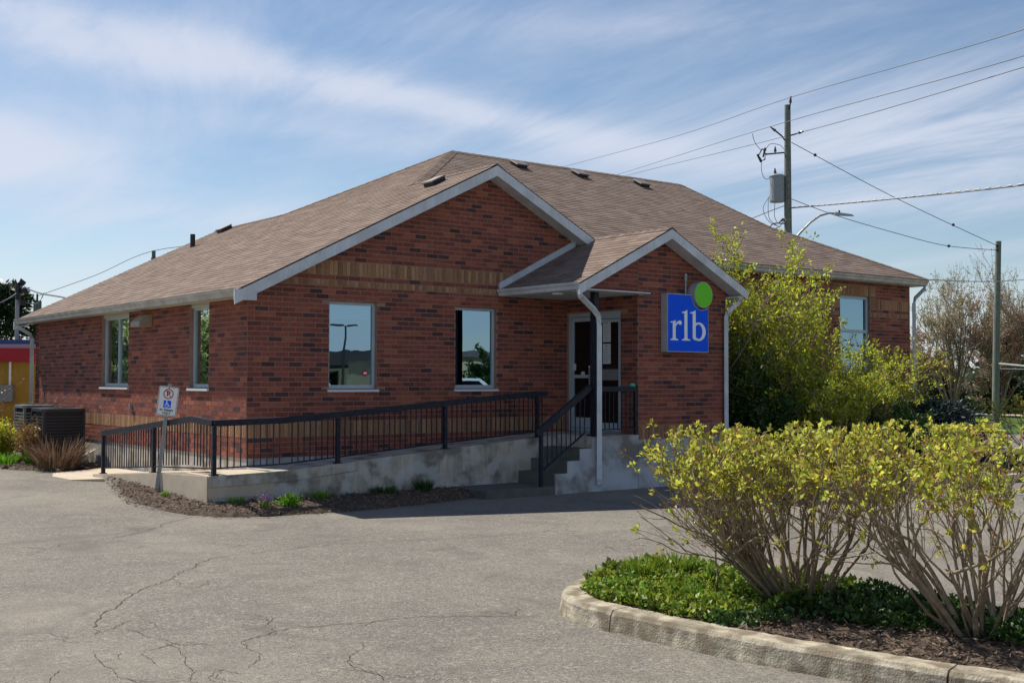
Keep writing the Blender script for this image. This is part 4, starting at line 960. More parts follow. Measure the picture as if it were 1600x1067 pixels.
# ------------------------------------------------------------------ island kerb
KP = [(.55, -16.5), (.5, -14), (.5, -10.3), (.35, -9.65), (0, -9.25), (-.4, -9.08), (-.8, -9.06), (-1.2, -9.2), (-1.55, -9.42), (-1.83, -9.75), (-1.95, -10.1), (-1.95, -10.5), (-1.91, -11.3), (-1.80, -12.2), (-1.64, -13.0), (-1.40, -13.8), (-1.1, -14.6), (-.8, -15.6), (-.6, -16.5)]
def smooth(P_, k=2):
    for _ in range(k):
        o = [P_[0]]
        for a, b in zip(P_, P_[1:]): o += [(.75*a[0]+.25*b[0], .75*a[1]+.25*b[1]), (.25*a[0]+.75*b[0], .25*a[1]+.75*b[1])]
        P_ = o+[P_[-1]]
    return P_
KS = smooth(KP)
kr = tag(bpy.data.objects.new('kerb', None), kind='structure'); COL.objects.link(kr)
def kerbpiece(pts, parent, h=.165, wd=.25):
    prof = [(0, -.05), (.012, .03), (.03, h-.03), (.055, h), (wd-.03, h+.008), (wd, h-.01), (wd, -.05)]; mb = MB(); n_ = len(prof); m_ = len(pts)
    # densify
    D_ = []
    for a, b in zip(pts, pts[1:]):
        L_ = math.dist(a, b); k = max(1, int(L_/.045))
        for i in range(k): D_.append((a[0]+(b[0]-a[0])*i/k, a[1]+(b[1]-a[1])*i/k))
    D_.append(pts[-1])
    for i, q in enumerate(D_):
        a, b = D_[max(0, i-1)], D_[min(len(D_)-1, i+1)]; dx, dy = b[0]-a[0], b[1]-a[1]; l_ = math.hypot(dx, dy); nx, ny = -dy/l_, dx/l_     # inward (left of travel)
        w_ = 1
        for j, (u, v) in enumerate(prof):
            e = .004*fbm(q[0]*3, q[1]*3, 1.5)+random.uniform(-.0025, .0025); u2 = u+e*(0 if j in (5, 6) else 1); v2 = v+(e*.8 if 1 < j < 6 else 0)
            mb.v.append((q[0]+nx*u2, q[1]+ny*u2, v2))
    for i in range(len(D_)-1):
        for j in range(n_-1): mb.f.append((i*n_+j, (i+1)*n_+j, (i+1)*n_+j+1, i*n_+j+1)); mb.c.append(None)
    mb.f.append(tuple(range(n_))); mb.f.append(tuple(range((len(D_)-1)*n_, len(D_)*n_))[::-1]); mb.c += [None, None]
    return mb.build('kerb_section', M['kerb'], parent)
def cutat(P_, ys):
    # split the smoothed outline where it passes the given points
    idx = [min(range(len(P_)), key=lambda i: math.dist(P_[i], y)) for y in ys]; idx = [0]+sorted(idx)+[len(P_)-1]
    return [P_[a:b+1] for a, b in zip(idx, idx[1:])]
def shorten(P_, g):
    a, b = P_[0], P_[1]; l_ = math.dist(a, b); P_ = [(a[0]+(b[0]-a[0])*g/l_, a[1]+(b[1]-a[1])*g/l_)]+P_[1:]
    a, b = P_[-1], P_[-2]; l_ = math.dist(a, b); return P_[:-1]+[(a[0]+(b[0]-a[0])*g/l_, a[1]+(b[1]-a[1])*g/l_)]
for seg in cutat(KS, [(.5, -12), (-.4, -9.08), (-1.95, -10.45), (-1.60, -13.05)]): kerbpiece(shorten(seg, .007), kr)
# far kerb of the planting bed by the right wing
kr2 = tag(bpy.data.objects.new('kerb', None), kind='structure'); COL.objects.link(kr2)
kerbpiece([(8.9, -2.0), (9.0, -3.2), (9.6, -4.6), (10.5, -5.2), (13, -5.3), (17, -5.2), (20, -4.4), (22, -2.0), (22.4, 2.0)], kr2, h=.15, wd=.2)
# beds
def bed(name, outline, z, m, amp=.03, st=.06, sink=None):
    xs = [p[0] for p in outline]; ys = [p[1] for p in outline]
    def inside(x, y):
        c = False
        for i in range(len(outline)):
            (x1, y1), (x2, y2) = outline[i], outline[i-1]
            if (y1 > y) != (y2 > y) and x < (x2-x1)*(y-y1)/(y2-y1)+x1: c = not c
        return c
    def edge(x, y):
        if not sink: return 1
        d = 9
        for i in range(len(sink)-1):
            (ax, ay), (bx, by) = sink[i], sink[i+1]; vx, vy = bx-ax, by-ay; t = min(1, max(0, ((x-ax)*vx+(y-ay)*vy)/(vx*vx+vy*vy+1e-9))); d = min(d, math.hypot(x-ax-vx*t, y-ay-vy*t))
        return ss(d/.40)
    def blend(x, y):
        f = edge(x, y); return z(x, y) if f == 1 else gz(x, y)+(z(x, y)-gz(x, y))*f-.05*(1-f)
    return sheet(name, lin(min(xs)-st, max(xs)+st, st), lin(min(ys)-st, max(ys)+st, st), lambda x, y: blend(x, y)+amp*fbm(x*4, y*4, 1.7)+random.uniform(-1, 1)*amp*.45, m, keep=inside), inside
def inner(P_, d):
    out = []
    for i, q in enumerate(P_):
        a, b = P_[max(0, i-1)], P_[min(len(P_)-1, i+1)]; dx, dy = b[0]-a[0], b[1]-a[1]; l_ = math.hypot(dx, dy); out.append((q[0]-dy/l_*d, q[1]+dx/l_*d))
    return out
isl, in_isl = bed('island_soil', inner(KS, .22), lambda x, y: .135, M['mulch'], .018, .05); tag(isl, kind='structure')
LB = [(-1.05, 6.9), (-1.17, 5.7), (-1.47, 5.0), (-1.45, 3.9), (-1.05, 3.25), (-1.28, 2.6), (-1.55, 1.6), (-1.80, .2), (-1.75, -.8), (-1.62, -1.4), (-1.35, -1.85), (-.97, -2.1), (-.2, -2.3), (.6, -2.35), (1.5, -2.25), (2.5, -2.05), (3.18, -1.85), (3.18, -1.003), (-1.06, -1.003), (-1.06, 3.3), (-1.0, 3.9), (-1.0, 6.9)]
rb1, in_rb = bed('ramp_bed_soil', LB[4:20], lambda x, y: gz(x, y)+.045+.065*ss(min((y+2.35)/.9 if x > -1 else 9, (x+1.85)/.5)), M['mulch'], .018, .05, LB[4:17]); tag(rb1, kind='structure')
LB2 = [(-1.85, 16), (-1.85, 7.0), (-1.3, 6.15), (-1.05, 5.95), (-.03, 6.1), (-.03, 11.3), (-.03, 16)]
lb, in_lb = bed('side_bed_soil', LB2, lambda x, y: gz(x, y)+.05+.06*ss((y-6)/2), M['mulch'], .02, .10, LB2[:4]); tag(lb, kind='structure')
RB = [(9.1, -.05), (9.1, -3.2), (9.7, -4.4), (10.6, -5.0), (13, -5.1), (17, -5.0), (19.9, -4.2), (21.7, -2), (22.1, 4), (18, 4), (17.85, -.05)]
rbed, in_rbd = bed('right_bed_soil', RB, lambda x, y: .12, M['mulch'], .02, .2); tag(rbed, kind='structure')
# mulch chips
def chips(n, box, inside, z, name, rng, m=None, size=.05):
    P_ = []
    while len(P_) < n:
        x, y = rng.uniform(box[0], box[1]), rng.uniform(box[2], box[3])
        if inside(x, y): P_.append((x, y, z(x, y)+rng.uniform(.0, .02)))
    P_ = np.array(P_); d = rng.normal(size=(n, 3)); d[:, 2] *= .35
    return tag(quads(name, leaves(P_, size, .22, .6, rng, .1, d, .05), m or M['chip']), kind='stuff')
rng = np.random.default_rng(11)
chips(7000, (-2, .5, -14.5, -9), in_isl, lambda x, y: .145, 'island_mulch', rng, size=.055)
chips(5200, (-1.9, 3.2, -2.8, 3.4), in_rb, lambda x, y: gz(x, y)+.03+.09*ss(min((y+2.35)/.9 if x > -1 else 9, (x+1.85)/.5)), 'ramp_bed_mulch', rng, size=.05)
chips(2500, (-4, -.1, 6, 10), in_lb, lambda x, y: gz(x, y)+.09, 'side_bed_mulch', rng, size=.06)

# ------------------------------------------------------------------ island ground cover
def heap(x, y):
    """height of the periwinkle carpet over the island soil; 0 where mulch shows"""
    e = 1.0
    h = .13
    left = ss((y+11.45+.25*fbm(x, y, 2))/.5)                  # full carpet at the nose
    under = math.exp(-((x+.15-(-.05))**2)/.09-0)               # band along the right side under the shrubs
    right = ss((x+.70+.15*fbm(x*2, y*2, 1.5)+.28*ss((y+12.2)/.5))/.28)
    h = .15*max(left, right*(.9 if y > -11.6 else .8))+.10*math.exp(-((x+.75)**2+(y+9.75)**2)/.07)
    return h
GP = []
for _ in range(60000):
    x, y = rng.uniform(-1.75, .35), rng.uniform(-14.4, -9.2)
    if not in_isl(x, y): continue
    h = heap(x, y)
    if h < .03 or rng.random() > h/.13: continue
    hh = h*(.75+.35*fbm(x*7, y*7, 1.1)); GP.append((x, y, .14+hh*(1-rng.random()**2*.8)))
GP = np.array(GP); print('ground cover', len(GP))
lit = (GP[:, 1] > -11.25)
gc = thing('ground_cover', 'bright green periwinkle carpet in the island bed', 'ground cover', (-.8, -10.2, .14)); gc['kind'] = 'stuff'
d0 = rng.normal(size=(len(GP), 3)); d0[:, 2] += .5
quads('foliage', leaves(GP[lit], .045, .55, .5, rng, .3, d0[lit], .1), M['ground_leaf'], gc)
quads('foliage', leaves(GP[~lit], .045, .55, .5, rng, .3, d0[~lit], .1), M['ground_leaf_dark'], gc)  # same plant in a darker leaf colour, painting the shade under the shrubs
# grassy tuft at the nose
def blades(c, n_, h, spread, rng, wd=.010, lean=.5):
    a = rng.random(n_)*2*math.pi; r_ = spread*np.sqrt(rng.random(n_)); p = np.stack([c[0]+r_*np.cos(a), c[1]+r_*np.sin(a), np.full(n_, c[2])], 1)
    d = np.stack([np.cos(a)*lean*rng.random(n_), np.sin(a)*lean*rng.random(n_), np.ones(n_)], 1)+rng.normal(size=(n_, 3))*.12; d /= np.linalg.norm(d, axis=1)[:, None]
    hh = (h*(.5+.6*rng.random(n_)))[:, None]; m1 = p+d*hh*.6; d2 = d.copy(); d2[:, :2] *= 1.8; d2 /= np.linalg.norm(d2, axis=1)[:, None]; tip = m1+d2*hh*.4
    s = np.cross(d, rng.normal(size=(n_, 3))); s /= np.linalg.norm(s, axis=1)[:, None]; w_ = wd*(.6+.8*rng.random(n_))[:, None]
    q1 = np.stack([p-s*w_*.5, p+s*w_*.5, m1+s*w_*.4, m1-s*w_*.4], 1); q2 = np.stack([m1-s*w_*.4, m1+s*w_*.4, tip+s*w_*.05, tip-s*w_*.05], 1)
    return np.concatenate([q1, q2])
tf = thing('grass_tuft', 'upright grassy tuft rising from the periwinkle near the island nose', 'plant', (-.75, -9.75, .15))
quads('blade', np.concatenate([blades((-.85, -9.75, .2), 420, .22, .16, rng), blades((-.50, -9.8, .2), 360, .22, .14, rng)]), M['ground_leaf'], tf)['kind'] = 'stuff'

# ------------------------------------------------------------------ clipped hedge shrubs on the island
def hedge_shrub(c, rad, top, nst, seed, label, lean=(0, 0), leafn=1.0, zb=.14, fan=0):
    rng = np.random.default_rng(seed); segs, tips = [], []
    t = thing('hedge_shrub', label, 'shrub', (*c, zb), 'clipped shrubs on the parking island')
    # uneven clipped top
    stop = lambda q: q[2] > top+.07*fbm(q[0]*5, q[1]*5, 1.3) or math.hypot(q[0]-c[0]-lean[0]*.5, q[1]-c[1]-lean[1]*.5) > rad*1.02
    for i in range(nst):
        a = 2*math.pi*(i+rng.random())/nst; rr = .05+.13*rng.random(); tiltv = (.25+.95*math.sqrt(rng.random()))*rad/top
        d = [math.cos(a)*tiltv+lean[0], math.sin(a)*tiltv+lean[1], 1.0]
        p = (c[0]+math.cos(a)*rr, c[1]+math.sin(a)*rr, zb-.02)
        grow(rng, p, d, .66+.16*rng.random(), .010+.012*rng.random(), 3, segs, tips, (2, 5), .40, .10, .11, 6, .66, stop, .60, 3)
    for i in range(fan):           # low arching stems leaning towards the car park
        q = .75+.55*rng.random(); a = rng.normal()*.35; d = [(-.79*math.cos(a)-.61*math.sin(a))*q, (.61*math.cos(a)-.79*math.sin(a))*q, .55+.35*rng.random()]
        grow(rng, (c[0]-.08, c[1]+.05, zb), d, .60+.15*rng.random(), .010+.008*rng.random(), 2, segs, tips, (3, 6), .30, .16, .06, 6, .66, lambda q: q[2] > top, .58)
    S_ = np.array(segs); S_[:, 6:] = np.maximum(S_[:, 6:], .0016); S_ = S_[(S_[:, 6] > .006) | (S_[:, 5] > zb+.38)]; S_ = S_[(S_[:, 6] > .0035) | (rng.random(len(S_)) < .8)]; twigs('stems', S_, M['bark'], t, 5)
    T = np.array([q[0] for q in tips]); Dv = np.array([q[1] for q in tips])
    hgt = (T[:, 2]-zb)/(top-zb); fb = np.array([fbm(q[0]*6, q[1]*6+q[2]*7, 1.6) for q in T]); keep = rng.random(len(T)) < np.where(hgt > .28, np.clip((hgt-.55)*1.7, .06, .58), 0)*np.clip(.75+1.2*fb, .10, 1.5); T, Dv, hgt = T[keep], Dv[keep], hgt[keep]
    k = max(1, int(7*leafn)); P_ = np.repeat(T, k, 0)+rng.normal(size=(len(T)*k, 3))*.014; DD = np.repeat(Dv, k, 0)
    brown = (rng.random(len(T)) < .24).repeat(k)
    quads('foliage', leaves(P_[~brown], .037, .62, .5, rng, .35, DD[~brown], .9), M['hedge_leaf'], t); quads('foliage', leaves(P_[brown], .030, .45, .3, rng, .35, DD[brown], .9), M['hedge_leaf_brown'], t)
    print('shrub', len(segs), len(P_)); return t
hedge_shrub((-.45, -11.05), 1.16, 1.50, 42, 21, 'clipped yellow green shrub nearest the island nose, fanning left over the kerb', (-.26, .18), 1.15, fan=16)
hedge_shrub((-.33, -12.55), 1.22, 1.57, 30, 22, 'clipped yellow green shrub with open bare stems at the right of the island', (-.12, .16), 1.15)
hedge_shrub((.1, -14.0), .9, 1.5, 20, 23, 'clipped yellow green shrub at the cut off right end of the island row', (0, .1), .8)
hedge_shrub((18.4, -3.0), 1.2, 1.55, 26, 24, 'small yellow green shrub on the far corner of the bed by the right wing', (0, 0), 1.2)

# ------------------------------------------------------------------ big shrubs by the right wing
def big_shrub(name, c, rad, h, nst, seed, label, leaf, lev=3, k=6, lsize=.07, lean=(0, 0), dens=1.0, zb=.12, tmax=1.1, low=.0, stemr=.03, aspect=.5, cat='shrub', trop=.12, xmin=-1e9, jag=.06):
    rng = np.random.default_rng(seed); segs, tips = [], []; t = thing(name, label, cat, (*c, zb))
    for i in range(nst):
        a = 2*math.pi*(i+rng.random())/nst; q = math.sqrt(rng.random())*tmax*rad/h; d = [math.cos(a)*q+lean[0], math.sin(a)*q+lean[1], 1]
        grow(rng, (c[0]+math.cos(a)*.2*rad*.5, c[1]+math.sin(a)*.2*rad*.5, zb-.02), d, h*.45*(.8+.4*rng.random()), stemr, lev, segs, tips, (3, 6), .5, trop, .12, 4, .6, None, .6)
    segs = [q for q in segs if min(q[0], q[3]) > xmin]; tips = [q for q in tips if q[0][0] > xmin]; twigs('stems', segs, M['bark'], t, 4)
    T = np.array([q[0] for q in tips]); Dv = np.array([q[1] for q in tips]); kp = (T[:, 2] > zb+low)&(rng.random(len(T)) < dens); T, Dv = T[kp], Dv[kp]
    P_ = np.repeat(T, k, 0)+rng.normal(size=(len(T)*k, 3))*jag; quads('foliage', leaves(P_, lsize, aspect, .3, rng, .3, np.repeat(Dv, k, 0), .8), M[leaf], t); print(name, len(segs), len(P_)); return t
big_shrub('tall_shrub', (10.35, -1.35), 1.15, 4.35, 15, 31, 'tall yellow green shrub reaching over the eave between the porch and right wing', 'shrub_leaf', 3, 7, .065, stemr=.035, tmax=1.25, low=1.2, trop=.10, xmin=9.2, jag=.04, dens=.8)
big_shrub('leafy_shrub', (10.1, -1.6), .75, 2.1, 14, 32, 'dense mid green shrub low against the porch downspout', 'ground_leaf_dark', 3, 7, .07, stemr=.02, tmax=1.2, xmin=9.1)
big_shrub('spreading_shrub', (11.6, -2.4), 1.5, 2.5, 20, 35, 'bright yellow green shrub spilling right from the tall shrub', 'shrub_leaf', 3, 6, .06, stemr=.022, tmax=1.5, dens=.5, low=1.0, jag=.04)
big_shrub('leafy_shrub', (12.6, -2.9), 1.2, 1.35, 16, 36, 'low dark green shrub at the base of the wide yellow shrubs', 'ground_leaf_dark', 3, 6, .06, stemr=.015, tmax=1.4)
big_shrub('spreading_shrub', (12.9, -1.7), 1.9, 2.65, 26, 33, 'wide spreading shrub with dull yellow leaves below the right wing window', 'shrub_leaf', 3, 6, .06, stemr=.022, tmax=1.5, dens=.45, low=1.35, jag=.04)
big_shrub('spreading_shrub', (14.3, -1.7), 1.6, 1.9, 18, 34, 'lower dull green shrub between the wide shrub and the blue spruce', 'shrub_leaf_dull', 3, 6, .06, stemr=.02, tmax=1.4, dens=.5, low=.8, jag=.04)
def conifer(name, c, h, rad, n_, seed, label, m, cone=1.0, zb=.1, nl=26, ls=.12, squash=1.0, trunk=True):
    rng = np.random.default_rng(seed); t = thing(name, label, 'tree' if h > 2.5 else 'shrub', (*c, zb)); S_, P_, D_ = [], [], []
    S_.append([c[0], c[1], zb, c[0], c[1], zb+h*.95, .03*h/2+.02, .01])
    for i in range(n_):
        f = rng.random(); z = zb+h*(.05+.93*f); r_ = rad*(1-f)**cone*(.7+.5*rng.random()); a = rng.random()*2*math.pi; d = np.array([math.cos(a), math.sin(a), .25-.3*(1-f)])
        p = np.array([c[0], c[1], z]); e = p+d*r_; S_.append([*p, *e, .02, .005])
        k = rng.random(nl)**.6; q = p+np.outer(k, d*r_)+rng.normal(size=(nl, 3))*[.09*rad, .09*rad, .04*h/3]; P_.append(q); D_.append(np.repeat([d], nl, 0))
    twigs('trunk', S_, M['bark'], t, 5); quads('foliage', leaves(np.concatenate(P_), ls, .28, .2, rng, .2, np.concatenate(D_), .55), m, t); return t
conifer('blue_spruce', (14.7, -2.7), 1.35, 1.5, 230, 41, 'low dark blue green spruce at the right end of the planting bed', M['spruce'], .6, nl=60, ls=.13)

# ------------------------------------------------------------------ small plants in the beds
def tuft(name, label, c, h, spread, n_, m, seed, wd=.012, lean=.6, group=None, cat='plant'):
    rng = np.random.default_rng(seed); t = thing(name, label, cat, c, group); quads('blade', blades(c, n_, h, spread, rng, wd, lean), m, t)['kind'] = 'stuff'; return t
GB = 'young plants in the ramp bed'
tuft('sprouting_plant', 'low bright green sprout just right of the ramp corner', (-.69, -1.15, .10), .13, .10, 150, M['grassblade'], 51, group=GB)
hy = tuft('flowering_plant', 'mauve flowering plant beside the ramp corner', (-.50, -1.72, .08), .16, .07, 60, M['ground_leaf'], 52, .016, .4, GB)
rng = np.random.default_rng(5); P_ = np.array([-.50, -1.72, .24])+rng.normal(size=(200, 3))*[.055, .055, .045]; quads('blossom', leaves(P_, .025, .7, 0, rng), M['mauve'], hy)['kind'] = 'stuff'
rnd = tuft('sprouting_plant', 'round leafy green clump right of the mauve flowers', (-.12, -1.70, .09), .15, .09, 60, M['grassblade'], 53, .02, .9, GB)
P_ = np.array([-.12, -1.70, .17])+rng.normal(size=(500, 3))*[.07, .07, .045]; quads('foliage', leaves(P_, .04, .6, .4, rng), M['grassblade'], rnd)['kind'] = 'stuff'
tuft('sprouting_plant', 'bright green tuft against the ramp wall below the first window', (.62, -1.25, .12), .14, .12, 170, M['grassblade'], 54, group=GB)
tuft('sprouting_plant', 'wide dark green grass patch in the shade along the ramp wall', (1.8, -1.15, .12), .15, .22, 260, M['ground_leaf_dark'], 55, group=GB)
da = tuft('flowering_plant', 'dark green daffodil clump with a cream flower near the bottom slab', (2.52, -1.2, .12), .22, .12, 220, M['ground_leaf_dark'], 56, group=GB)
P_ = np.array([2.50, -1.25, .34])+rng.normal(size=(14, 3))*.018; quads('blossom', leaves(P_, .05, .8, 0, rng), M['cream'], da)['kind'] = 'stuff'
tuft('sprouting_plant', 'tiny green sprout at the foot of the leaning sign', (-1.25, .1, .18), .07, .05, 60, M['grassblade'], 57, group=GB)
GL = 'plants in the side bed'
tuft('lily_clump', 'bright green lily leaves beside the dead grass clump', (-1.10, 7.3, .24), .30, .16, 150, M['grassblade'], 58, .022, .8, GL)
tuft('lily_clump', 'bright green lily leaves at the left edge of the side bed', (-1.55, 7.5, .24), .24, .16, 130, M['grassblade'], 59, .022, .8, GL)
tuft('dead_grass_clump', 'brown dead stalks standing in front of the dark condenser unit', (-.95, 6.35, .2), .66, .34, 420, M['deadblade'], 60, .02, 1.1, GL)
big_shrub('small_shrub', (-1.45, 8.6), .55, .85, 14, 61, 'yellow leaved small shrub left of the condenser units', 'shrub_leaf', 2, 8, .05, zb=.25, stemr=.01)
big_shrub('small_shrub', (-1.18, 7.55), .30, .95, 9, 62, 'purplish white tipped shrub between the condenser and the yellow shrub', 'hedge_leaf_brown', 2, 6, .04, zb=.25, stemr=.008)
big_shrub('bare_shrub', (-1.6, 12.2), .9, 2.1, 18, 63, 'bare brown arching shrub in front of the yellow building', 'deadblade', 2, 2, .05, zb=.2, stemr=.012)

# ------------------------------------------------------------------ air conditioners
def condenser(c, w_, d_, h, label, seed, m):
    x, y, z = c; t = thing('air_conditioner', label, 'air conditioner', c, 'condensers beside the left wall')
    MB().box(x-w_/2-.06, x+w_/2+.06, y-d_/2-.06, y+d_/2+.06, z-.15, z+.02).build('pad', M['concrete'], t)
    MB().box(x-w_/2+.04, x+w_/2-.04, y-d_/2+.04, y+d_/2-.04, z+.021, z+h-.06).build('coil', M['darkmetal'], t)
    n_ = 13; 
    for k in range(n_):
        zz_ = z+.06+k*(h-.18)/n_; mb = MB(); hw, hd = w_/2, d_/2; th = (h-.18)/n_*.5
        mb.box(x-hw, x+hw, y-hd, y-hd+.025, zz_, zz_+th); mb.box(x-hw, x+hw, y+hd-.025, y+hd, zz_, zz_+th); mb.box(x-hw, x-hw+.025, y-hd+.026, y+hd-.026, zz_, zz_+th); mb.box(x+hw-.025, x+hw, y-hd+.026, y+hd-.026, zz_, zz_+th)
        mb.build('louvre', m, t)
    mb = MB()
    for i, j in ((-1, -1), (1, -1), (1, 1), (-1, 1)): mb.box(x+i*(w_/2-.02)-.025, x+i*(w_/2-.02)+.025, y+j*(d_/2-.02)-.025, y+j*(d_/2-.02)+.025, z+.022, z+h-.061)
    mb.build('corner_post', m, t)
    mb = MB().prism([(u, v) for u, v in rrect(w_+.03, d_+.03, .09, x, y)], lambda u, v, q: (u, v, q), z+h-.06, z+h); mb.build('top_cover', m, t)
    mb = MB()
    for k in range(5): r_ = .08+k*.06; mb.tube([(x+r_*math.cos(2*math.pi*j/20), y+r_*math.sin(2*math.pi*j/20), z+h+.015) for j in range(21)], .005, 5)
    for k in range(4): a = k*math.pi/4; mb.tube([(x-.33*math.cos(a), y-.33*math.sin(a), z+h+.022), (x+.33*math.cos(a), y+.33*math.sin(a), z+h+.022)], .005, 5)
    mb.build('fan_grille', M['darkmetal'], t); return t
condenser((-.62, 7.45, .35), .82, .82, .98, 'dark box shaped condenser unit closest to the ramp', 1, mat('dark_casing', (.035, .036, .045), rough=.45))
condenser((-.62, 9.1, .35), .62, .72, 1.02, 'grey louvred condenser unit behind the dark one', 2, mat('grey_casing', (.20, .21, .21), rough=.5))

# ------------------------------------------------------------------ utility poles and lines
UP = thing('utility_pole', 'tall wooden utility pole with transformer and street lamp behind the roof', 'utility pole', (27.75, 11.85, 0))
px0, py0 = 27.73, 11.82; rt = Vector((.79, -.613, 0)); fw = Vector((.613, .79, 0)); c0 = Vector((px0, py0, 0))
def pp(u, z, t=0): return c0+rt*u+fw*t+Vector((0, 0, z))
MB().tube([pp(0, 0), pp(0, 6), pp(-.01, 9), pp(0, 12.44)], [.17, .155, .14, .115], 14).build('pole_shaft', M['pole'], UP, smooth=False)
mb = MB(); mb.bar(pp(.03, 12.25, -.13), pp(.09, 12.55, -.13), .03, .05)
ih = mb.build('top_bracket', M['darkmetal'], UP)
def insulator(p, q, parent, m=None):
    p, q = Vector(p), Vector(q); mb = MB(); d = (q-p)
    mb.tube([p, p+d*.2, p+d*.21, p+d*.35, p+d*.36, p+d*.5, p+d*.51, p+d*.65, p+d*.66, q], [.02, .025, .06, .06, .03, .055, .03, .05, .03, .025], 10); return mb.build('insulator', mat('porcelain', (.10, .085, .10), rough=.3), parent)
insulator(pp(.07, 12.45, -.13), pp(.10, 12.75, -.13), UP)
mb = MB(); mb.bar(pp(-.12, 11.1), pp(-.22, 11.25), .04, .04); mb.bar(pp(-.22, 11.25), pp(-.50, 11.48), .04, .05); mb.build('insulator_arm', M['darkmetal'], UP); mb = MB(); mb.bar(pp(.12, 11.28), pp(.30, 11.33), .04, .05); mb.bar(pp(.30, 11.33), pp(.50, 11.40), .04, .04); mb.build('insulator_arm', M['darkmetal'], UP)
insulator(pp(-.42, 11.42), pp(-.66, 11.60), UP); insulator(pp(.38, 11.36), pp(.62, 11.44), UP)
# transformer
tx = MB().lathe(tuple(pp(-.42, 8.72)), [(.05, -.02), (.27, 0), (.28, .03), (.28, .95), (.30, .96), (.30, 1.0), (.24, 1.05), (.05, 1.07)], 22); txo = tx.build('transformer', mat('transformer_grey', (.26, .29, .31), rough=.45, var=.05), UP)
mb = MB()
mb.box(*(lambda c: (c.x-.05, c.x+.12, c.y-.06, c.y+.06, 9.0, 9.5))(pp(-.16, 0))); mb.build('mounting_bracket', M['darkmetal'], txo); insulator(pp(-.5, 9.75, -.1), pp(-.52, 10.0, -.1), txo)
# cutout and arrester arm
mb = MB(); mb.bar(pp(-.12, 10.62), pp(-.85, 10.55), .05, .05); mb.build('cutout_arm', M['darkmetal'], UP)
mb = MB(); mb.tube([pp(-.82, 10.7), pp(-.98, 10.75), pp(-1.12, 10.5), pp(-1.0, 10.3), pp(-.88, 10.35), pp(-.84, 10.6)], .03, 6); mb.tube([pp(-1.16, 10.55), pp(-1.02, 10.25)], .045, 6); mb.tube([pp(-.86, 10.80), pp(-.94, 10.45)], .04, 6); mb.build('fuse_cutout', M['darkmetal'], UP)
insulator(pp(-.48, 10.6), pp(-.48, 10.85), UP)
def cable(pts, r_=.012, name='jumper_wire', parent=UP, m='wire', sag=0, n_=8):
    P_ = [Vector(q) for q in pts]
    if len(P_) == 2 or sag:
        out = []
        for a, b in zip(P_, P_[1:]):
            for i in range(n_): s = i/n_; q = a.lerp(b, s); q.z -= sag*4*s*(1-s); out.append(q)
        P_ = out+[P_[-1]]
    else:
        # Catmull-Rom
        Q = [P_[0]]+P_+[P_[-1]]; out = []
        for i in range(1, len(Q)-2):
            for k in range(6):
                s = k/6; a, b, c, d = Q[i-1:i+3]; out.append(.5*((2*b)+(c-a)*s+(2*a-5*b+4*c-d)*s*s+(3*b-a-3*c+d)*s**3))
        P_ = out+[P_[-1]]
    return MB().tube(P_, r_, 5, cap=False).build(name, M[m], parent)
cable([pp(-.84, 10.75), pp(-.65, 10.95), pp(-.3, 10.9), pp(-.14, 10.75)]); cable([pp(-1.0, 10.3), pp(-1.0, 9.9), pp(-.85, 9.6), pp(-.55, 9.7)]); cable([pp(-1.35, 11.35), pp(-1.25, 11.0), pp(-1.02, 10.7)])
cable([pp(-.66, 9.0), pp(-.95, 8.5), pp(-.75, 8.0), pp(-.4, 7.8)]); cable([pp(-.5, 8.7), pp(-.52, 8.2), pp(-.4, 7.9)]); cable([pp(-.75, 8.9), pp(-.72, 8.1), pp(-.3, 7.75)])
cable([pp(-.15, 8.0), pp(-.4, 7.75), pp(-.8, 7.6), pp(-.95, 7.2), pp(-.7, 7.1), pp(-.3, 7.45)], .018); cable([pp(-.1, 7.9), pp(-.55, 7.9), pp(-.75, 7.7)], .025); cable([pp(-.15, 7.3), pp(-.5, 7.25), pp(-.85, 7.0)], .02)
insulator(pp(-.13, 8.1), pp(-.35, 7.95), UP)
# street lamp on the pole
LP = MB().tube([pp(.12, 7.15), pp(.45, 7.55), pp(.85, 7.95), pp(1.2, 8.2), pp(1.55, 8.30), pp(1.85, 8.29)], [.045, .045, .04, .04, .035, .035], 10).build('lamp_arm', M['galv'], UP)
mb = MB(); q = pp(1.8, 8.24); mb.hexa([pp(1.75, 8.22, -.11), pp(2.5, 8.19, -.08), pp(2.5, 8.19, .08), pp(1.75, 8.22, .11), pp(1.78, 8.34, -.08), pp(2.4, 8.26, -.05), pp(2.4, 8.26, .05), pp(1.78, 8.34, .08)]); mb.build('lamp_head', mat('lamp_casing', (.35, .38, .40), rough=.4), LP)
MB().lathe(tuple(pp(1.95, 8.33)), [(.035, 0), (.035, .08)], 8).build('photocell', M['darkmetal'], LP)
MB().box(px0-.09, px0+.02, py0-.2, py0-.15, 6.4, 7.3).build('conduit', M['galv'], UP)
U2 = thing('stub_pole', 'plain wooden guy pole standing at the right in front of the bare trees', 'utility pole', (38.8, 9.86, 0))
MB().tube([(38.8, 9.86, 0), (38.78, 9.75, 4), (38.75, 9.6, 7.84)], [.15, .14, .115], 14).build('pole_shaft', M['pole'], U2)
MB().tube([(38.82, 9.76, 2.67), (37.8, 8.1, 2.55), (36.0, 5.3, 2.35)], [.05, .045, .04], 8).build('side_arm', M['galv'], U2)
MB().tube([(38.8, 9.7, 2.45), (37.5, 7.7, 2.40), (36.2, 5.6, 2.25)], .025, 6).build('side_cable', M['wire'], U2)
for z in (7.45, 7.62): MB().lathe((38.62, 9.58, z-.05), [(.05, 0), (.05, .1)], 8).build('clamp', M['darkmetal'], U2)
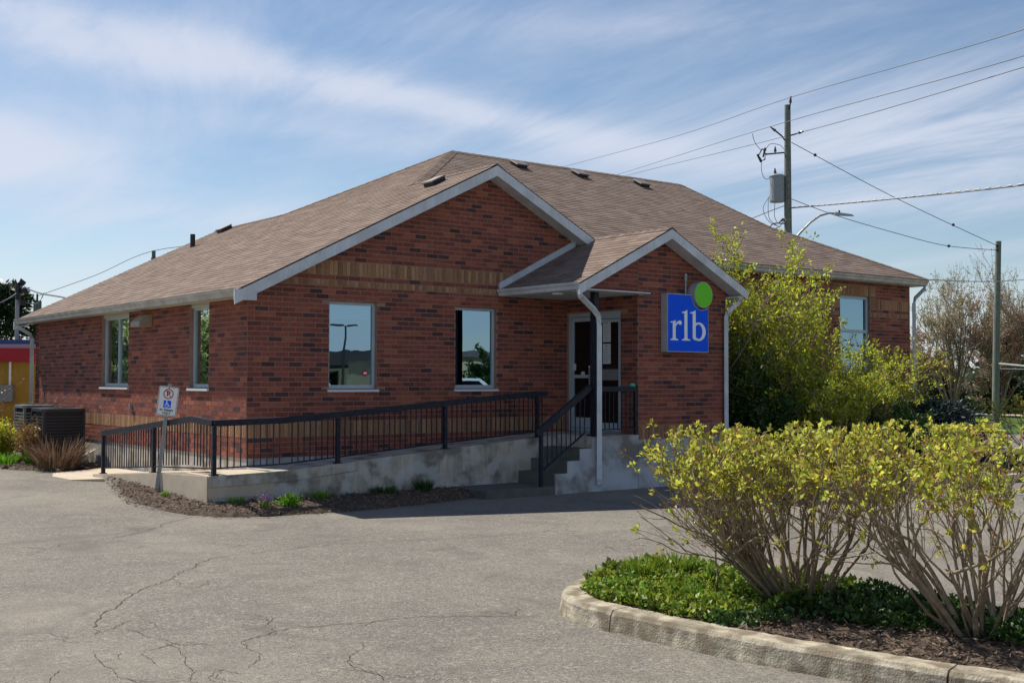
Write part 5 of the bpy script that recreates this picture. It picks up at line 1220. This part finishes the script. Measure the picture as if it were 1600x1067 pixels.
U3 = thing('service_pole', 'thin grey service mast with black fittings above the yellow building', 'utility pole', (1.5, 18.45, 0))
MB().tube([(1.5, 18.4, 0), (1.5, 18.4, 4.5)], .055, 10).build('pole_shaft', M['galv'], U3)
mb = MB(); mb.tube([(1.5, 18.36, 4.2), (1.5, 18.36, 4.62), (1.58, 18.30, 4.72), (1.64, 18.26, 4.65)], [.07, .085, .10, .08], 10); mb.box(1.55, 1.72, 18.2, 18.32, 4.40, 4.52); mb.box(1.54, 1.68, 18.2, 18.32, 4.05, 4.2); mb.build('weatherhead', M['darkmetal'], U3)
cable([(1.45, 18.4, 4.6), (1.30, 18.5, 4.45), (1.38, 18.45, 4.25)], .015, parent=U3); cable([(1.66, 18.25, 4.12), (1.95, 18.0, 4.1), (2.1, 17.9, 4.4)], .015, parent=U3)
U4 = thing('utility_pole', 'short distant pole top showing over the left eave', 'utility pole', (9.62, 44.9, 0)); MB().tube([(9.62, 44.95, 0), (9.62, 44.95, 5.9)], [.28, .2], 8).build('pole_shaft', M['pole'], U4); MB().tube([(9.6, 44.95, 5.9), (9.6, 44.95, 6.25)], .05, 6).build('insulator', M['darkmetal'], U4); MB().tube([(9.4, 45.1, 5.2), (9.0, 45.3, 5.45), (8.75, 45.4, 5.35)], .06, 5).build('lamp_arm', M['galv'], U4)
U5 = thing('utility_pole', 'tiny distant pole tip on the left roof slope skyline', 'utility pole', (14.23, 41.28, 0)); MB().tube([(14.23, 41.28, 0), (14.23, 41.28, 8.45)], [.2, .1], 8).build('pole_shaft', M['pole'], U5); MB().box(14.1, 14.6, 41.0, 41.3, 7.95, 8.1).build('cross_arm', M['darkmetal'], U5)
def line(pts, label, r_=.013, m='wire', sag=.0, name='power_line', grp='overhead power lines'):
    o = cable(pts, r_, name, None, m, sag, 12); return tag(o, label, 'cable', grp)
line([(52, 63, 18.4), (43.44, 43.6, 16.36), (35.15, 24.78, 14.35), (27.83, 11.75, 12.74), (19.0, -3.05, 10.43), (10, -18, 8.6)], 'topmost thin wire crossing the sky through the pole top')
line([(55, 59, 17.6), (46.36, 41.35, 15.85), (27.22, 12.2, 11.62), (19.01, -3.03, 9.8), (10, -18, 8.2)], 'middle thin wire held by the left insulator of the tall pole')
line([(56, 58, 17.6), (47.04, 40.82, 15.85), (28.2, 11.45, 11.42), (19.02, -3.02, 9.54), (10, -18, 7.9)], 'lower thin wire held by the right insulator of the tall pole')
line([(27.8, 11.7, 11.0), (32.56, 10.54, 9.26), (38.70, 9.58, 7.62)], 'steep guy wire running down to the stub pole', .014)
line([(27.85, 11.75, 8.84), (29.96, 11.33, 8.36), (32.61, 10.56, 7.83), (35.71, 10.19, 7.49), (38.70, 9.58, 7.45)], 'sagging wire passing over the street lamp to the stub pole', .014)
for c in ((28.9, 11.45, 10.6), (36.0, 10.0, 8.34), (35.9, 10.15, 7.47)): tag(MB().lathe((c[0], c[1], c[2]-.05), [(.02, 0), (.06, .03), (.06, .09), (.02, .12)], 8).build('wire_clamp', M['darkmetal']), 'small dark %s clamp on a guy wire' % {28.9: 'upper', 36.0: 'middle', 35.9: 'lower'}[c[0]], 'clamp')
line([(27.85, 11.75, 8.5), (26.51, 6.42, 8.07), (23.93, -.42, 7.49), (20, -9, 7.0)], 'thick twisted service cable leaving the pole to the right', .022, 'wire')
mb = MB(); A = [Vector(q) for q in ((27.85, 11.75, 8.5), (26.51, 6.42, 8.07), (23.93, -.42, 7.49))]
for a, b in zip(A, A[1:]):
    for k in range(16): s = (k+.2)/16; mb.tube([a.lerp(b, s)+Vector((0, 0, .014)), a.lerp(b, s+.03)+Vector((0, 0, .014))], .02, 5)
tag(mb.build('cable_wrap', M['wirepale']), 'pale neutral strand twisted round the thick service cable', 'cable')
line([(27.64, 11.85, 8.6), (32.47, 16.94, 9.29), (39.08, 24.44, 10.07)], 'cable bundle dropping from the tall pole behind the roof', .02)
line([(18.2, -.2, 4.45), (36.83, 8.63, 5.97), (59.91, 18.49, 8.06)], 'pale service wire from the right roof corner past the stub pole', .018, 'wirepale')
line([(1.64, 18.2, 4.56), (1.70, 16.96, 4.32), (1.62, 14.5, 4.06), (1.2, 11.6, 3.75)], 'black service drop from the mast to the left roof', .022)
line([(9.65, 44.91, 6.16), (11.93, 43.09, 7.21), (14.22, 41.27, 8.45), (17.5, 39, 8.9)], 'fine distant wire rising over the left roof slope', .016)
line([(-.36, 14.78, 3.77), (1.49, 18.38, 4.40)], 'black wire running left from the service mast', .018, sag=.1)

# ------------------------------------------------------------------ yellow shop at the left
YB = thing('shop_building', 'yellow shop with red fascia band and blue roof edge at the left', 'building', (0, 18.3, 0))
o0 = Vector((1.6, 17.11, 0))
def yb(u, z, t=0): return o0+rt*u+fw*t+Vector((0, 0, z))
def ybx(u0, u1, z0, z1, t0, t1): return MB().hexa([yb(u0, z0, t0), yb(u1, z0, t0), yb(u1, z0, t1), yb(u0, z0, t1), yb(u0, z1, t0), yb(u1, z1, t0), yb(u1, z1, t1), yb(u0, z1, t1)])
ybx(-9, 2.2, 0, 2.41, 0, 8).build('wall', mat('yellow_stucco', (.42, .235, .035), rough=.9, var=.1, bump=.2, bscale=20), YB)
for k in range(6): ybx(-9+k*1.9, -9+(k+1)*1.9-.02, 2.412, 2.78, -.12, .3).build('fascia_panel', mat('red_fascia', (.42, .012, .025), rough=.5, var=.06), YB)
ybx(-9, 2.2, 2.782, 2.90, .05, 8).build('roof_edge', mat('grey_flashing', (.30, .33, .38), rough=.5), YB); ybx(-9, 2.2, 2.902, 3.04, .5, 8).build('roof', mat('blue_roof', (.03, .045, .16), rough=.6), YB)
MB().tube([yb(-.62, 2.4, -.04), yb(-.62, 1.5, -.04)], .035, 8).build('conduit', M['signwhite'], YB)
ybx(-.85, -.5, 1.3, 1.75, -.16, -.01).build('meter_box', mat('meter_grey', (.25, .26, .25), rough=.5), YB)

# ------------------------------------------------------------------ background trees
def bare_tree(c, h, seed, label, m='barkpale', bud=None, nb=1.0, spread=.45, r_=.12, crown=1.0, levels=4, first=.07, bs=.10, budn=1):
    rng = np.random.default_rng(seed); segs, tips = [], []; t = thing('bare_tree', label, 'tree', (*c, 0), 'trees beyond the right end of the office')
    n_ = int(8*nb)+3; segs.append([c[0], c[1], 0, c[0], c[1], h*first, r_*1.2, r_])
    for i in range(n_):
        a = 2*math.pi*(i+rng.random())/n_; q = (.10+.45*rng.random())*crown
        grow(rng, (c[0], c[1], h*first*(.4+.6*rng.random())), [math.cos(a)*q, math.sin(a)*q, 1], h*.50*(.8+.4*rng.random()), r_*.6, levels, segs, tips, (3, 6), spread, .22, .08, 4, .56, None, .55)
    S_ = np.array(segs); S_[:, 6:] = np.maximum(S_[:, 6:], .006); 
    thick = S_[:, 6] > .03; twigs('trunk', S_[thick], M[m], t, 6); twigs('crown', S_[~thick], M[m], t, 3)
    if bud:
        T = np.array([q[0] for q in tips if q[2] <= 1]); T = T[rng.random(len(T)) < .8]; T = np.repeat(T, budn, 0)+rng.normal(size=(len(T)*budn, 3))*.06; quads('buds', leaves(T, bs, .6, 0, rng), M[bud], t)
    print('tree', len(segs)); return t
bare_tree((46.3, 16.4), 6.7, 71, 'round bare tree with pale brown budding crown left of the stub pole', bud='bud', crown=1.1, spread=.45, budn=1, bs=.08)
bare_tree((42.4, 16.6), 4.2, 72, 'rusty budding small tree just beyond the right roof corner', bud='rust_bud', crown=1.6, r_=.08, spread=.5, budn=2, bs=.09)
bare_tree((47.3, 14.6), 5.2, 76, 'tan budding tree between the round tree and the stub pole', bud='rust_bud', crown=1.3, r_=.08, spread=.45, budn=2, bs=.08)
bare_tree((48.2, 12.6), 7.0, 73, 'tall bare tree with dark upright limbs right of the stub pole', crown=.9, r_=.11, spread=.35, bud='rust_bud', bs=.07)
bare_tree((49.6, 10.5), 6.9, 74, 'tall bare tree cut off by the right edge of the photo', crown=.9, r_=.11, spread=.35, bud='rust_bud', bs=.07)
k = 0
for (x, y, h, r_, lab) in ((52, 21, 2.9, 1.9, 'broad dark evergreen below the rusty tree'), (52.5, 17.5, 2.3, 1.8, 'low dark evergreen below the round bare tree'), (53, 15.2, 2.6, 1.7, 'dark evergreen just left of the stub pole'), (66, 24, 6.3, 2.2, 'slim dark spruce standing behind the bare trees'),
                           (55, 12.0, 3.6, 2.0, 'dark evergreen just right of the stub pole'), (54, 9.6, 4.2, 2.2, 'dark evergreen at the right edge of the photo'), (64, 21.2, 5.6, 2.0, 'second slim dark spruce partly hidden by the stub pole'), (50, 24.5, 2.8, 2.0, 'dark evergreen peeping past the office downspout')):
    conifer('evergreen_tree', (x, y), h, r_, 190, 80+k, lab, M['conifer'], .7, nl=40, ls=.28, zb=0); k += 1
conifer('evergreen_tree', (7.0, 40.6), 6.4, 2.3, 200, 95, 'dark conifer cut off by the left edge behind the yellow shop', M['conifer'], .55, nl=50, ls=.3, zb=0)
conifer('evergreen_tree', (9.9, 42.5), 4.3, 2.0, 180, 96, 'lower dark conifer right of the service mast', M['conifer'], .5, nl=50, ls=.3, zb=0)
conifer('evergreen_tree', (16, 62), 5.6, 3.0, 180, 97, 'mid green conifer behind the left downspout', leafmat('olive_needle', (.09, .12, .03), .4, .03, .2), .5, nl=50, ls=.35, zb=0)
# far tree line
rng = np.random.default_rng(8); P_ = []
for i in range(900):
    a = math.radians(rng.uniform(-40, 120)); rr = rng.uniform(150, 260); h = rng.uniform(1.5, 5.5); P_.append([rr*math.cos(a)-8, rr*math.sin(a)-17, h*.5])
P_ = np.repeat(np.array(P_), 24, 0)+rng.normal(size=(900*24, 3))*[2.5, 2.5, 1.2]; P_[:, 2] = np.abs(P_[:, 2])
tag(quads('tree_line', leaves(P_, 1.6, .7, 0, rng), leafmat('far_foliage', (.075, .085, .05), .4, .03, .2)), kind='stuff')

# ------------------------------------------------------------------ across the lot (seen in the window reflections)
def box_building(name, label, x0, x1, y0, y1, h, wall_m, fas_m, fh):
    t = thing(name, label, 'building', ((x0+x1)/2, (y0+y1)/2, 0)); MB().box(x0, x1, y0, y1, 0, h-fh).build('wall', wall_m, t); MB().box(x0-.2, x1+.2, y0-.2, y1+.2, h-fh+.002, h).build('fascia', fas_m, t)
    n_ = int((x1-x0)/3)
    for i in range(n_): x = x0+1+i*3; f = MB().box(x, x+1.9, y1+.002, y1+.05, .4, h-fh-.4).build('window', M['darkmetal'], t); MB().box(x+.08, x+1.82, y1+.052, y1+.056, .5, h-fh-.5).build('pane', M['glassdark'], f)
    return t
box_building('commercial_building', 'olive and dark brown flat roofed building across the lot, mirrored in the first window', 8, 60, -62, -48, 3.8, mat('olive_wall', (.12, .12, .06), rough=.9), mat('dark_fascia', (.035, .03, .03), rough=.7), .9)
box_building('commercial_building', 'tan walled low building across the lot, mirrored in the second window', 26.1, 52, -42, -31.6, 3.38, mat('tan_wall', (.42, .36, .22), rough=.9), mat('pale_fascia', (.10, .09, .09), rough=.7), .3)
lp0 = thing('lamp_post', 'twin headed parking lot lamp mirrored at the middle of the first window', 'lamp post', (22.03, -35.36, 0), 'parking lot lamps')
for nm, mbb in (('post', MB().tube([(22.03, -35.36, 0), (22.03, -35.36, 4.7)], [.09, .06], 8)), ('lamp_head', MB().box(21.3, 21.85, -35.5, -35.2, 4.66, 4.74)), ('lamp_head', MB().box(22.2, 22.75, -35.5, -35.2, 4.66, 4.74))): mbb.build(nm, M['darkmetal'], lp0)
c = lp0.copy(); COL.objects.link(c); c['label'] = 'twin headed parking lot lamp mirrored at the left edge of the first window'
for ch in lp0.children: d = ch.copy(); COL.objects.link(d); d.parent = c
c.location = (22.3, -37.9, -.15)
def car(name, label, c, ang, m, hs=1.0):
    t = thing(name, label, 'car', c); cs, sn = math.cos(ang), math.sin(ang)
    f = lambda u, v, s: (c[0]+u*cs-s*sn, c[1]+u*sn+s*cs, c[2]+v*hs)
    MB().prism([(-2.2, .35), (-2.25, .75), (-1.9, .95), (2.0, .95), (2.25, .85), (2.3, .4), (2.2, .3), (-2.1, .3)], f, -.88, .88).build('body', m, t)
    MB().prism([(-1.6, .952), (-1.15, 1.42), (.5, 1.45), (1.25, .952)], f, -.76, .76).build('cabin', m, t)
    for s in (-.77, .765): MB().prism([(-1.4, 1.0), (-1.08, 1.36), (.45, 1.39), (1.05, 1.0)], f, s, s+.005).build('window', M['glassdark'], t)
    for u in (-1.4, 1.4):
        for s in (-.9, .7): MB().prism([(u+.33*math.cos(2*math.pi*k/16), .33+.33*math.sin(2*math.pi*k/16)) for k in range(16)], f, s, s+.2).build('wheel', M['darkmetal'], t)
    return t
for (x, y, l_, m_) in ((24.5, -43.5, 'silver car by the olive building, mirrored at the left of the first window', (.35, .37, .38)), (29.3, -43.8, 'red car by the olive building, mirrored at the right of the first window', (.30, .03, .03)), (34.5, -43.2, 'black car by the olive building, hidden in the window reflections', (.03, .03, .03))): car('parked_car', l_, (x, y, 0), 1.5, mat('car_paint_%d' % x, m_, rough=.25), 1.3)
car('parked_car', 'white car mirrored low in the second window', (17.2, -18.3, 0), .3, mat('white_paint', (.7, .7, .7), rough=.25), 1.38)
car('parked_car', 'blue car parked beyond the left edge, mirrored low in the narrow side window', (-2.87, 10.3, .15), math.pi/2, mat('blue_paint', (.03, .09, .22), rough=.25))
big_shrub('leafy_tree', (24.2, -25.4), 1.0, 3.2, 10, 101, 'dense green tree mirrored in the second window', 'ground_leaf_dark', 3, 7, .16, zb=0, stemr=.05, cat='tree')
rng = np.random.default_rng(9)
for (c, lab, sd) in (((-4.6, 17.5), 'light green tree mirrored in the wide side window', 102), ((-8.2, 21.5), 'mid green tree mirrored in the narrow side window', 103)): big_shrub('leafy_tree', c, 1.3 if sd == 102 else 1.8, 3.6 if sd == 102 else 5.0, 12, sd, lab, 'pale_tree_leaf', 3, 8, .13, zb=.1, stemr=.05, cat='tree')
for i, (x, lab) in enumerate(((1.56, 'leftmost'), (1.78, 'middle'), (1.96, 'rightmost'))):
    t = thing('potted_plant', '%s of the small potted plants on the first window ledge' % lab, 'potted plant', (x, .25, 1.79), 'pots on the window ledge')
    MB().lathe((x, .25, 1.79), [(.045, 0), (.065, .13), (.06, .13)], 14).build('pot', M['paper'] if i != 1 else M['red'], t)
    P_ = np.array([x, .25, 2.0])+rng.normal(size=(60, 3))*[.04, .03, .05]; quads('foliage', leaves(P_, .05, .4, .2, rng), M['ground_leaf'], t)['kind'] = 'stuff'
MB().box(1.46, 2.35, .16, .36, 1.76, 1.789).build('ledge', M['interior'], w1)
